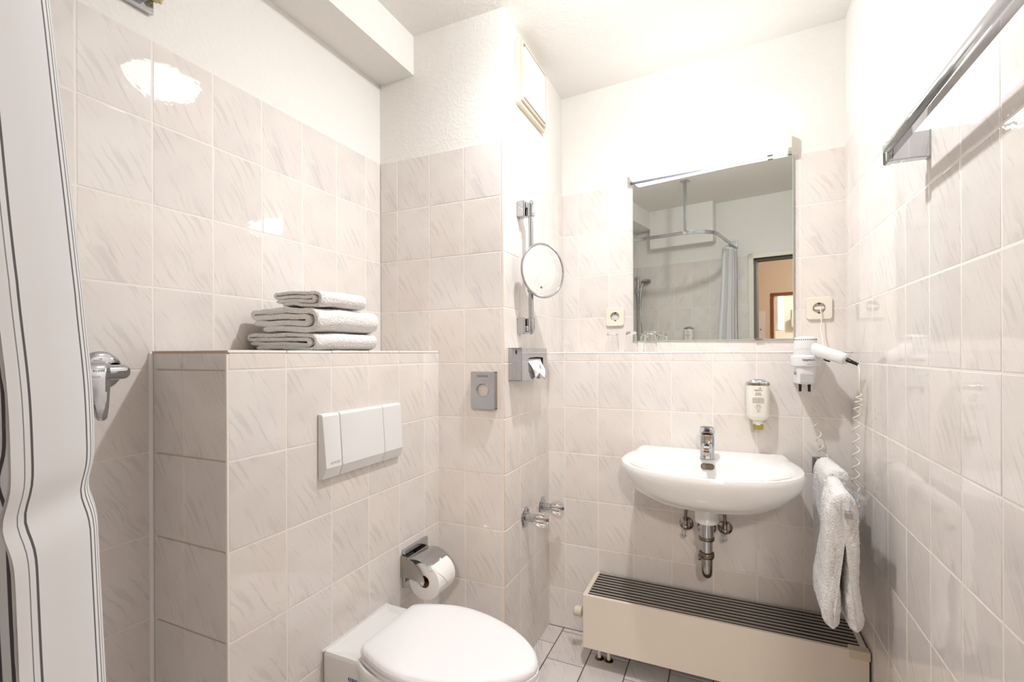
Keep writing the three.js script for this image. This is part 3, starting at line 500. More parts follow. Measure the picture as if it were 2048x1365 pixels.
// ------------------------------------------------------------------ folded towels on the box
function ribbon(path, th, steps = 150) {               // closed outline of a folded cloth seen from its edge
  const c = new THREE.CatmullRomCurve3(path.map(([x, y]) => V(x, y, 0)), false, 'centripetal'), P = c.getSpacedPoints(steps), L = [], Rr = [];
  P.forEach((p, i) => { const a = P[Math.max(0, i - 1)], b = P[Math.min(steps, i + 1)], tx = b.x - a.x, ty = b.y - a.y, l = Math.hypot(tx, ty) || 1, e = Math.min(i, steps - i), k = th / 2 * (e < 3 ? [0.35, 0.75, 0.93][e] : 1); L.push([p.x - ty / l * k, p.y + tx / l * k]); Rr.push([p.x + ty / l * k, p.y - tx / l * k]); });
  return [...Rr, ...L.reverse()];
}
function clothFold(w, d, th, sd, thin) {
  const y = (i) => (i + 0.5) * th, q = () => (rnd() - 0.5) * th * 0.35, r = th * 1.5, a = w - r - 0.001;
  const mid = (x0, x1, yy, n = 3) => Array.from({ length: n }, (_, i) => [x0 + (x1 - x0) * (i + 1) / (n + 1), yy + q()]);
  const path = [[0.03 + rnd() * 0.02, y(0)], ...mid(0.05, a, y(0)), [a, y(0)], [a + r * 0.72, y(0) + r * 0.3], [a + r * 0.98, y(1.5)], [a + r * 0.72, y(3) - r * 0.3], [a, y(3)], ...mid(a, 0.03, y(3)), [0.022, y(3)], [0.0075, y(2.85)], [0.006, y(2.35)], [0.014, y(2.0)], ...mid(0.02, a - r * 0.6, y(2)), [a - r * 0.5, y(2)], [a - r * 0.18, y(1.5)], [a - r * 0.6, y(1)], ...mid(a - r * 0.6, 0.03, y(1)), [0.03, y(1)], [0.009 + rnd() * 0.01, y(0.95)]];
  let g = new THREE.ExtrudeGeometry(shapeOf(ribbon(path, th * 0.97, 170)), { depth: d - 0.012, steps: 44, bevelEnabled: true, bevelSize: 0.0036, bevelOffset: -0.0036, bevelThickness: 0.006, bevelSegments: 4 });
  g = boxUV(g); displace(g, (x, yy, z) => { const k = noise3(x * 45 + sd, yy * 60, z * 40) * 0.0016, m = noise3(x * 300 + sd, yy * 260, z * 300) * 0.0006 + (hash(Math.round(x * 700), Math.round(yy * 700), Math.round(z * 500) + sd) - 0.5) * 0.0012; return [x + m + k * 0.4, yy + k + m * 0.6 - 0.004 * smooth(0.5, 1, z / d) * smooth(0.4, 1, x / w), z + k * 0.8]; });
  g.deleteAttribute('normal'); return toCreasedNormals(g, 0.9);
}
{
  // local x = world x, layers seen from the front (+z); placed on the box
  const put = (name, label, w, d, th, x0, y, zf, sd) => { const t = thing(name, label, 'towel', [x0 + w / 2, y, zf - d / 2], 0, 'folded white towels on the cistern box'); const g = clothFold(w, d, th, sd).translate(-w / 2, 0.0015, -d / 2 + 0.006); obj('folded_cloth', g, M.terry, t); return t; };
  put('folded_towel', 'thick folded white towel at the bottom of the stack on the cistern box', 0.272, 0.243, 0.0118, -1.2735, BOXTOP + 0.0012, -0.953, 1);
  put('folded_towel', 'thickest folded white towel in the middle of the stack on the cistern box', 0.255, 0.245, 0.0164, -1.2535, BOXTOP + 0.0525, -0.953, 2);
  put('folded_towel', 'small thin folded white towel on top of the stack', 0.18, 0.178, 0.0108, -1.174, BOXTOP + 0.1218, -0.962, 3);
}
// ------------------------------------------------------------------ shower mixer and rail
{
  const t = thing('shower_mixer', 'chrome single-lever shower mixer on the left wall beside the curtain', 'mixer', [LX, 1.183, -0.6], HALFPI);
  obj('rosette', lathe([[0, 0.014], [0.028, 0.013], [0.04, 0.008], [0.0435, 0.002], [0.0435, 0]], 48).rotateX(HALFPI), M.chrome, t);
  const body = [lathe([[0, 0.03], [0.0065, 0.0292], [0.0125, 0.0265], [0.0158, 0.0215], [0.0168, 0.015], [0.0172, -0.03], [0.017, -0.062], [0, -0.0625]], 40).rotateZ(-HALFPI).translate(-0.002, -0.002, 0.058)];
  obj('body', body, M.chrome, t);
  obj('neck', lathe([[0.018, 0.06], [0.02, 0.03], [0.0235, 0.008], [0.0235, 0]], 36).rotateX(HALFPI), M.chrome, t);
  const lv = []; for (const [y, w, d0, xc, zc] of [[0.0215, 0.012, 0.007, -0.04, 0.066], [0.0185, 0.0215, 0.012, -0.041, 0.068], [0.006, 0.0245, 0.0145, -0.042, 0.072], [-0.014, 0.0235, 0.013, -0.0425, 0.077], [-0.045, 0.0195, 0.0095, -0.042, 0.083], [-0.075, 0.0145, 0.007, -0.041, 0.088], [-0.097, 0.0095, 0.0055, -0.04, 0.091], [-0.102, 0.005, 0.003, -0.04, 0.0915]]) { const q = []; for (let i = 0; i < 36; i++) { const a = i / 36 * Math.PI * 2, ca = Math.cos(a), sa = Math.sin(a), e = 0.5; q.push([xc + Math.sign(ca) * Math.pow(Math.abs(ca), e) * w, y, zc + Math.sign(sa) * Math.pow(Math.abs(sa), e) * d0]); } lv.push(q); }
  obj('lever', loft(lv, true, true, 0.8), M.chrome, t);
  obj('engraved_mark', text('KLUDI', 0.005, true).rotateX(-0.2).translate(-0.042, 0.002, 0.0872), M.print, t);
}
{
  const t = thing('curtain_rail', 'bent chrome shower curtain rail hung from the ceiling', 'curtain rail', [0, 2.089, 0]);
  const pth = [[LX, 0, -0.655], [-1.0, 0, -0.656], [-0.8, 0, -0.656], [-0.66, 0, -0.655]]; for (let i = 0; i <= 8; i++) { const a = i / 8 * HALFPI; pth.push([-0.635 + 0.2 * Math.sin(a), 0, -0.455 - 0.2 * Math.cos(a)]); } pth.push([-0.435, 0, -0.4], [-0.435, 0, -0.2], [-0.435, 0, 0.0], [-0.435, 0, BZ]);
  const c = curve(pth, false, 0.2), S = roundRect(0.012, 0.026, 0.002);
  obj('rail', new THREE.ExtrudeGeometry(new THREE.Shape(S.getPoints(4).map((p) => new THREE.Vector2(p.y, p.x))), { steps: 140, extrudePath: c }), M.chrome, t);
  obj('hanger', [rboxAt(-0.622, -0.602, 0.012, CH - 2.089 - 0.004, -0.678, -0.664, 0.001), rboxAt(-0.64, -0.584, CH - 2.089 - 0.006, CH - 2.089, -0.7, -0.64, 0.001)], M.steel, t);
  obj('wall_bracket', [rboxAt(LX, LX + 0.009, -0.041, 0.045, -0.71, -0.605, 0.002), rboxAt(LX + 0.009, LX + 0.03, -0.022, 0.022, -0.69, -0.63, 0.002)], M.chrome, t);
  obj('wall_bracket', rboxAt(-0.47, -0.4, -0.03, 0.03, BZ - 0.01, BZ, 0.002), M.chrome, t);
  const fm = []; for (let i = 0; i < 26; i++) fm.push(new THREE.IcosahedronGeometry(0.004 + rnd() * 0.006, 1).translate(LX + 0.012 + rnd() * 0.02, -0.012 + rnd() * 0.06, -0.695 - rnd() * 0.022));
  obj('crumbly_sealant', fm, M.foam, t);
}
// ------------------------------------------------------------------ shower curtain
{
  const t = thing('shower_curtain', 'white shower curtain with groups of thin dark stripes bunched by the door wall', 'curtain', [-0.44, 0, -0.05]);
  const base = [[-0.40, 0.045], [-0.47, 0.04], [-0.50, 0.022], [-0.46, 0.004], [-0.40, -0.004], [-0.385, -0.022], [-0.43, -0.036], [-0.49, -0.044], [-0.5, -0.062], [-0.45, -0.074], [-0.395, -0.082], [-0.39, -0.1], [-0.44, -0.112], [-0.49, -0.128], [-0.503, -0.152], [-0.487, -0.182], [-0.462, -0.1965], [-0.437, -0.186], [-0.418, -0.165], [-0.405, -0.147], [-0.396, -0.1345], [-0.391, -0.127]];
  const TP = [[2.1, -0.12], [1.45, -0.189], [1.265, -0.2075], [1.12, -0.217], [1.0, -0.2215], [0, -0.265]];
  const tip = (y) => { let i = 0; while (i < TP.length - 2 && y < TP[i + 1][0]) i++; const f = (y - TP[i][0]) / (TP[i + 1][0] - TP[i][0]); return TP[i][1] + (TP[i + 1][1] - TP[i][1]) * f; };
  const NY = 330, NP = 420, y0 = 0.08, y1 = 2.045;
  const c0 = new THREE.CatmullRomCurve3(base.map(([x, z]) => V(x, 0, z)), false, 'centripetal'), P = c0.getSpacedPoints(NP), Ls = c0.getLength();
  const at = (i, y) => {
    const p = P[i], e = Math.abs(i / NP), k = (tip(y) - 0.045) / (-0.1965 - 0.045), fl = 0.75 + 0.35 * smooth(2.05, 0.9, y);
    let x = -0.442 + (p.x + 0.442) * fl - 0.012 * smooth(2.0, 1.0, y), z = 0.045 + (p.z - 0.045) * k;
    const yy = y - 0.035 * (1 - e), cr = Math.exp(-Math.pow((yy - 1.112) / 0.016, 2)), cr2 = Math.exp(-Math.pow((yy - 1.19) / 0.05, 2));
    z += 0.0034 * cr * smooth(0.6, 0.85, e) - 0.002 * cr2; x += -0.004 * cr;
    const w = noise3(e * 40 + 2, y * 9, e * 13) * 0.0022 + noise3(e * 25, y * 30 + 4, 1) * 0.0008; return [x + w, y, z + w * 0.7];
  };
  const pos = [], uv = [], idx = [], hp = [];
  for (let j = 0; j <= NY; j++) for (let i = 0; i <= NP; i++) { const y = y0 + (y1 - y0) * j / NY, q = at(i, y); pos.push(q[0] + 0.44, q[1], q[2] + 0.05); { const sl = Ls * (1 - i / NP); uv.push(sl < 0.0078 ? 0.045 : sl, y); } }
  for (let j = 0; j < NY; j++) for (let i = 0; i < NP; i++) { const a = j * (NP + 1) + i; idx.push(a, a + 1, a + NP + 2, a, a + NP + 2, a + NP + 1); }
  const g = new THREE.BufferGeometry(); g.setAttribute('position', new THREE.Float32BufferAttribute(pos, 3)); g.setAttribute('uv', new THREE.Float32BufferAttribute(uv, 2)); g.setIndex(idx); g.computeVertexNormals();
  const period = 0.0835, st = dataTex(1024, 4, (u) => { const s = u * period; let d = 0; for (let k = 0; k < 6; k++) d = Math.max(d, 1 - smooth(0.00075, 0.00125, Math.abs(s - 0.006 - k * 0.0065))); return [0.94 - d * 0.6, 0.94 - d * 0.62, 0.945 - d * 0.62]; }, true);
  st.repeat.set(1 / period, 1); st.offset.set((0.006 + 0.0170) / period, 0);
  obj('cloth', g, new THREE.MeshPhysicalMaterial({ map: st, roughness: 0.85, side: THREE.DoubleSide, transmission: 0.3, thickness: 0 }), t);
  const stitch = dataTex(8, 512, (u, v) => { const k = smooth(0.45, 0.75, vnoise(u * 2, v * 64, 64, 77)) * smooth(0.2, 0.5, u) * (1 - smooth(0.5, 0.9, u)); return [0.86 - k * 0.2, 0.85 - k * 0.25, 0.845 - k * 0.27]; }, true);
  const hp2 = [], hu = [], hi = [], HN = 14, HM = 400;
  for (let j = 0; j <= HM; j++) for (let i = 0; i <= HN; i++) { const y = y0 + (y1 - y0) * j / HM, f = i / HN, q = at(Math.round(NP - f * 0.0076 / Ls * NP), y), q2 = at(Math.max(0, Math.round(NP - f * 0.0076 / Ls * NP) - 3), y); let nx = q[2] - q2[2], nz = -(q[0] - q2[0]); const l = Math.hypot(nx, nz) || 1; const o = 0.0016 + 0.0007 * Math.sin(f * 3.14) + 0.0006 * noise3(f * 4, y * 160, 3); hp2.push(q[0] + 0.44 - nx / l * o, y, q[2] + 0.05 - nz / l * o); hu.push(f, y * 1.6); }
  for (let j = 0; j < HM; j++) for (let i = 0; i < HN; i++) { const a = j * (HN + 1) + i; hi.push(a, a + 1, a + HN + 2, a, a + HN + 2, a + HN + 1); }
  const hg = new THREE.BufferGeometry(); hg.setAttribute('position', new THREE.Float32BufferAttribute(hp2, 3)); hg.setAttribute('uv', new THREE.Float32BufferAttribute(hu, 2)); hg.setIndex(hi); hg.computeVertexNormals();
  obj('stitched_hem', hg, new THREE.MeshStandardMaterial({ map: stitch, roughness: 0.9, side: THREE.DoubleSide }), t);
  const top = []; for (let i = 0; i <= NP; i += 3) { const q = at(i, y1); top.push([q[0] + 0.44, y1 - 0.012, q[2] + 0.05]); }
  obj('top_band', (() => { const b = new THREE.BufferGeometry(), pp = [], ii = []; top.forEach((p, k) => { pp.push(p[0], p[1] - 0.014, p[2] - 0.0012, p[0], p[1] + 0.013, p[2] - 0.0012); if (k) { const o = k * 2; ii.push(o - 2, o, o - 1, o - 1, o, o + 1); } }); b.setAttribute('position', new THREE.Float32BufferAttribute(pp, 3)); b.setIndex(ii); b.computeVertexNormals(); return b; })(), new THREE.MeshStandardMaterial({ color: '#e4e4e6', roughness: 0.8, side: THREE.DoubleSide }), t);
  for (const i of [0, 70, 140, 210, 280, 350, 415]) { const q = at(i, y1); const m = obj('hook', tube([[q[0] + 0.44, y1 - 0.015, q[2] + 0.05], [q[0] + 0.444, y1 + 0.0, q[2] + 0.05], [0.005, 2.07, q[2] * 0.8 + 0.05], [0.005, 2.08, q[2] * 0.8 + 0.05]], 0.0014, 16, 6), M.chrome, t); }
}
// ------------------------------------------------------------------ hand shower in the corner
{
  const t = thing('hand_shower', 'chrome hand shower with a grey face on a riser rail, seen in the mirror', 'shower', [LX, 0, 0.0], HALFPI);
  obj('riser_rail', cyl(0.009, 0.009, 0.8, 20).translate(0, 1.5, 0.035), M.chrome, t);
  for (const y of [1.12, 1.88]) obj('bracket', [cyl(0.012, 0.014, 0.04, 20).rotateX(HALFPI).translate(0, y, 0.02)], M.chrome, t);
  obj('slider', rboxAt(-0.016, 0.016, 1.74, 1.79, 0.02, 0.06, 0.006, 3), M.chrome, t);
  obj('handle', capTube([[0.012, 1.62, 0.055], [0.012, 1.72, 0.062], [0.01, 1.8, 0.07], [0.006, 1.84, 0.085]], 0.0115, 30), M.chrome, t);
  const h = obj('spray_head', lathe([[0, 0.02], [0.02, 0.018], [0.04, 0.008], [0.046, 0], [0.044, -0.006]], 40).rotateX(-0.25).rotateZ(0.2).translate(0.004, 1.845, 0.11), M.chrome, t);
  obj('spray_face', cyl(0.0435, 0.0435, 0.006, 40).translate(0, -0.006, 0).rotateX(-0.25).rotateZ(0.2).translate(0.004, 1.845, 0.11), std('#8f9a90', 0.5), h);
  obj('hose', tube([[0.012, 1.62, 0.055], [0.02, 1.4, 0.075], [-0.06, 1.15, 0.06], [-0.16, 1.1, 0.05], [-0.26, 1.2, 0.04], [-0.3, 1.12, 0.03]], 0.006, 80, 10), M.steel, t);
}
// ------------------------------------------------------------------ soap dispensers
function soap(pos, turn, label) {
  const t = thing('soap_dispenser', label, 'soap dispenser', pos, turn);
  const sec = (w, d, n = 40) => Array.from({ length: n }, (_, i) => { const a = i / n * Math.PI * 2, c = Math.cos(a), s = Math.sin(a); return [Math.sign(c) * Math.pow(Math.abs(c), 0.6) * w / 2, Math.sign(s) * Math.pow(Math.abs(s), 0.75) * d / 2]; });
  const ring = (w, d, y, z = 0.036) => sec(w, d).map(([x, q]) => [x, y, z + q]).reverse();
  obj('bottle', loft([ring(0.03, 0.03, -0.139), ring(0.036, 0.034, -0.137), ring(0.05, 0.042, -0.133), ring(0.072, 0.056, -0.124), ring(0.077, 0.06, -0.118), ring(0.078, 0.061, -0.05), ring(0.078, 0.061, -0.006)], true, true, 0.5), M.bottle, t);
  obj('lid', loft([ring(0.079, 0.062, -0.006), ring(0.0805, 0.0635, -0.004), ring(0.0805, 0.0635, 0.003), ring(0.076, 0.06, 0.006), ring(0.052, 0.045, 0.0105), ring(0.046, 0.04, 0.014), ring(0.03, 0.026, 0.0165)], true, true, 0.5), M.chrome, t);
  obj('wall_plate', rboxAt(-0.03, 0.03, -0.12, 0.0, 0, 0.012, 0.003), M.plasticGrey, t);
  obj('pump', [cyl(0.018, 0.016, 0.014, 28).translate(0, -0.146, 0.036)], M.bottle, t);
  obj('push_button', [rboxAt(-0.0165, 0.0165, -0.17, -0.15, 0.021, 0.051, 0.003, 2)], M.olive, t);
  const z = 0.0668, L = [text('italini', 0.0075, false).translate(0, -0.0225, z), ...['Handseife', 'Waschlotion', 'soap gel lotion'].map((s, i) => text(s, 0.0026).translate(0, -0.032 - i * 0.0042, z)), ...Array.from({ length: 6 }, (_, i) => text('aqua sodium glycerin parfum', 0.0021).translate(0, -0.051 - i * 0.0036, z)), text('300 ml', 0.003, true).translate(0, -0.0775, z), text('www italini', 0.003).translate(0, -0.0835, z), text('Made in EU', 0.0022).translate(0, -0.09, z), text('300', 0.0026, true).translate(0, -0.097, z), text('lot exp 12', 0.0022).translate(0, -0.1025, z)];
  const lb = obj('label_print', L, M.print, t);
  obj('label_leaf', new THREE.CircleGeometry(0.0022, 10).translate(0.006, -0.0155, z + 0.0001), M.printDark, lb);
  return t;
}
soap([0.107, 1.102, GZ], 0, 'white soap dispenser with a chrome lid and olive button above the basin');
soap([-0.795, 1.4, BZ], Math.PI, 'white soap dispenser in the shower, seen in the mirror');

// ------------------------------------------------------------------ washbasin
{
  const CX = -0.0625, t = thing('washbasin', 'white ceramic washbasin on the apron wall below the mirror', 'washbasin', [CX, 0, GZ]);
  const hw = (d) => d <= 0.2 ? 0.257 + (0.297 - 0.257) * Math.sin(clamp(d / 0.2) * HALFPI) : 0.297 * Math.pow(Math.max(0, 1 - Math.pow((d - 0.2) / 0.247, 2.25)), 1 / 2.25);
  const poly = []; for (let i = 0; i <= 120; i++) { const d = 0.447 * (1 - Math.pow(1 - i / 120, 2)); poly.push([hw(d), d]); } const full = [...poly, ...poly.slice(0, -1).reverse().map(([x, d]) => [-x, d])];
  const C = [0, 0.235], N = 144;
  const hit = (a) => { const dx = Math.cos(a), dy = Math.sin(a); let best = 9; for (let i = 0; i < full.length; i++) { const p = full[i], q = full[(i + 1) % full.length], ex = q[0] - p[0], ey = q[1] - p[1], den = dx * ey - dy * ex; if (Math.abs(den) < 1e-9) continue; const tt = ((p[0] - C[0]) * ey - (p[1] - C[1]) * ex) / den, s = ((p[0] - C[0]) * dy - (p[1] - C[1]) * dx) / den; if (tt > 0 && s >= -1e-6 && s <= 1 + 1e-6) best = Math.min(best, tt); } return best; };
  const ang = Array.from({ length: N }, (_, i) => i / N * Math.PI * 2), rad = ang.map(hit);
  const outer = (s, off, y) => ang.map((a, i) => { const r = (rad[i] + off) * s; return [C[0] + r * Math.cos(a), typeof y === 'function' ? y(C[1] + r * Math.sin(a)) : y, Math.max(0.0004, C[1] + r * Math.sin(a))]; }).reverse();
  const inner = (rx, rz, cz, y, e = 1) => ang.map((a) => { const c = Math.cos(a), s = Math.sin(a); return [Math.sign(c) * Math.pow(Math.abs(c), e) * rx, y, cz + Math.sign(s) * Math.pow(Math.abs(s), e) * rz]; }).reverse();
  const rimY = (d) => 0.8285 + 0.0095 * smooth(0.06, 0.0, d);
  const rings = [outer(0.12, 0, 0.681), outer(0.3, 0, 0.684), outer(0.5, 0, 0.692), outer(0.69, 0, 0.708), outer(0.86, 0, 0.737), outer(0.965, 0, 0.773), outer(0.998, 0, 0.792), outer(1, 0.0008, 0.81), outer(1, 0, (d) => rimY(d) - 0.008), outer(1, -0.003, (d) => rimY(d) - 0.002), outer(1, -0.009, rimY), outer(1, -0.019, rimY),
    inner(0.258, 0.157, 0.272, 0.8285, 0.95), inner(0.25, 0.15, 0.272, 0.8255, 0.95), inner(0.243, 0.143, 0.272, 0.818, 0.95), inner(0.234, 0.135, 0.27, 0.8, 0.96), inner(0.216, 0.122, 0.266, 0.778, 0.97), inner(0.185, 0.1, 0.26, 0.755, 1), inner(0.12, 0.065, 0.255, 0.741, 1), inner(0.03, 0.03, 0.25, 0.736, 1)];
  obj('bowl', loft(rings, true, true, 0.75), M.ceramic, t);
  obj('boss', loft([[0.028, 0.604], [0.038, 0.606], [0.041, 0.613], [0.042, 0.69]].map(([r, y]) => Array.from({ length: 32 }, (_, i) => [r * Math.cos(-i / 32 * 6.2832) - 0.0035, y, 0.168 + r * Math.sin(-i / 32 * 6.2832)])), true, true, 0.6), M.ceramic, t);
  const ov = obj('overflow_hole', [(() => { const s = roundRect(0.042, 0.0175, 0.0085); return new THREE.ExtrudeGeometry(s, { depth: 0.002, bevelEnabled: false }); })().rotateX(-0.5).translate(-0.001, 0.7995, 0.1385)], std('#77695b', 0.4, 0.4), t);
  obj('rim', (() => { const s = roundRect(0.046, 0.0215, 0.0105); s.holes.push(new THREE.Path(roundRect(0.041, 0.0165, 0.008).getPoints(8))); return new THREE.ExtrudeGeometry(s, { depth: 0.0032, bevelEnabled: false }); })().rotateX(-0.5).translate(-0.001, 0.7995, 0.1385), M.chromeDark, ov);
  obj('drain_plug', cyl(0.03, 0.03, 0.004, 32).translate(0, 0.7405, 0.25), M.chrome, t);
}
// ------------------------------------------------------------------ basin tap
{
  const t = thing('basin_tap', 'chrome single-lever tap standing on the back of the washbasin', 'tap', [-0.0645, 0.829, -1.9085]);
  const E = (rx, rz, y, z = 0, n = 40, e = 0.85) => Array.from({ length: n }, (_, i) => { const a = -i / n * Math.PI * 2, c = Math.cos(a), s = Math.sin(a); return [Math.sign(c) * Math.pow(Math.abs(c), e) * rx, y, z + Math.sign(s) * Math.pow(Math.abs(s), e) * rz]; });
  obj('body', loft([E(0.0262, 0.0262, 0.0), E(0.0262, 0.0262, 0.002), E(0.0252, 0.0252, 0.006), E(0.0243, 0.0243, 0.04), E(0.0245, 0.0245, 0.07), E(0.0243, 0.0243, 0.083), E(0.021, 0.021, 0.088)], true, true, 0.5), M.chrome, t);
  // spout leans forward and down from the middle of the body
  const sp = []; for (const [f, rx, ry] of [[0, 0.0185, 0.017], [0.25, 0.018, 0.0155], [0.55, 0.016, 0.0135], [0.8, 0.0145, 0.0115], [0.94, 0.013, 0.010], [1, 0.009, 0.006]]) { const z = 0.012 + f * 0.082, y = 0.05 - f * 0.003; sp.push(Array.from({ length: 32 }, (_, i) => { const a = i / 32 * Math.PI * 2; return [Math.cos(a) * rx, y + Math.sin(a) * ry, z]; })); }
  const s = obj('spout', loft(sp, true, true, 0.8), M.chrome, t);
  obj('aerator', [cyl(0.0115, 0.0105, 0.014, 28).rotateX(0.25).translate(0, 0.033, 0.082)], M.chromeWorn, s);
  obj('aerator_mesh', cyl(0.0085, 0.0085, 0.003, 24).rotateX(0.25).translate(0, 0.0262, 0.0805), M.dark, s);
  const lv = []; for (const [f, rx, ry, y] of [[0, 0.02, 0.012, 0.1], [0.08, 0.0255, 0.0165, 0.1], [0.3, 0.0262, 0.0175, 0.102], [0.55, 0.0255, 0.014, 0.108], [0.8, 0.0235, 0.009, 0.117], [0.95, 0.021, 0.006, 0.1225], [1, 0.016, 0.003, 0.1235]]) { const z = -0.027 + f * 0.085; lv.push(Array.from({ length: 36 }, (_, i) => { const a = i / 36 * Math.PI * 2, c = Math.cos(a), q = Math.sin(a), e = 0.6; return [Math.sign(c) * Math.pow(Math.abs(c), e) * rx, y - 0.004 + Math.sign(q) * Math.pow(Math.abs(q), e) * ry, z]; })); }
  obj('lever', loft(lv, true, true, 0.8), M.chrome, t);
}
// ------------------------------------------------------------------ basin trap and angle valves
{
  const X = -0.066, Z = -1.86, t = thing('basin_trap', 'worn chrome drain trap hanging under the washbasin', 'drain trap', [X, 0, Z]);
  obj('tailpiece', [cyl(0.0245, 0.0245, 0.062, 36).translate(0, 0.582, 0), cyl(0.0275, 0.0275, 0.004, 36).translate(0, 0.611, 0)], M.chrome, t);
  obj('union_nut', lathe([[0.02, 0.542], [0.0262, 0.543], [0.0268, 0.549], [0.0262, 0.5545], [0.02, 0.555]], 36), M.chromeDark, t);
  obj('dip_pipe', cyl(0.0185, 0.0185, 0.062, 36).translate(0, 0.512, 0), M.chrome, t);
  obj('lower_nut', lathe([[0.018, 0.478], [0.0245, 0.479], [0.026, 0.485], [0.026, 0.492], [0.0245, 0.498], [0.018, 0.499]], 36), M.chromeDark, t);
  const u = [[0, 0.495, 0], [0, 0.47, 0], [0, 0.45, 0]]; for (let i = 1; i <= 8; i++) { const a = i / 8 * Math.PI; u.push([0, 0.445 - 0.034 * Math.sin(a) * 1.0, -0.034 * (1 - Math.cos(a))]); } u.push([0, 0.48, -0.068], [0, 0.5, -0.07], [0, 0.522, -0.085], [0, 0.53, -0.11], [0, 0.53, -0.165]);
  obj('u_bend', tube(u, 0.0185, 120, 28), M.chromeWorn, t);
  obj('cleanout_cap', cyl(0.011, 0.011, 0.016, 20).rotateZ(HALFPI).translate(-0.022, 0.462, -0.035), M.chromeDark, t);
  obj('wall_rosette', lathe([[0.018, 0.012], [0.026, 0.01], [0.034, 0.003], [0.0345, 0]], 36).rotateX(HALFPI).translate(-0.006, 0.531, GZ - Z), M.chrome, t);
}
function angleValve(x, y, hose, label) {
  const t = thing('angle_valve', label, 'valve', [x, y, GZ]);
  obj('rosette', lathe([[0, 0.01], [0.012, 0.0098], [0.02, 0.007], [0.0265, 0.002], [0.027, 0]], 36).rotateX(HALFPI), M.chromeWorn, t);
  obj('body', [cyl(0.009, 0.009, 0.04, 20).rotateX(HALFPI).translate(0, 0, 0.025), new THREE.SphereGeometry(0.0125, 24, 16).translate(0, 0, 0.042), cyl(0.0085, 0.0085, 0.03, 6).translate(0, 0.016, 0.042)], M.chromeWorn, t);
  obj('compression_nut', cyl(0.0095, 0.0095, 0.01, 6).translate(0, 0.03, 0.042), M.chromeDark, t);
  const k = obj('knob', lathe([[0, -0.036], [0.006, -0.0355], [0.0105, -0.031], [0.0115, -0.022], [0.0095, -0.014], [0, -0.013]], 10).rotateX(-0.5).translate(-0.003, 0.0, 0.048), M.acrylic, t);
  obj('core', cyl(0.004, 0.004, 0.016, 10).translate(0, -0.024, 0).rotateX(-0.5).translate(-0.003, 0, 0.048), M.plastic, k);
  obj('hose', tube(hose, 0.0058, 40, 12), std('#8a8077', 0.4, 0.7), t);
}
angleValve(-0.147, 0.5355, [[0, 0.03, 0.042], [0.0005, 0.06, 0.043], [0.002, 0.1, 0.046], [0.02, 0.17, 0.06]], 'small angle valve with a clear knob left of the drain trap');
angleValve(-0.006, 0.5385, [[0, 0.03, 0.042], [-0.001, 0.055, 0.043], [-0.009, 0.08, 0.046], [-0.028, 0.105, 0.06], [-0.04, 0.16, 0.08]], 'small angle valve with a bent hose right of the drain trap');

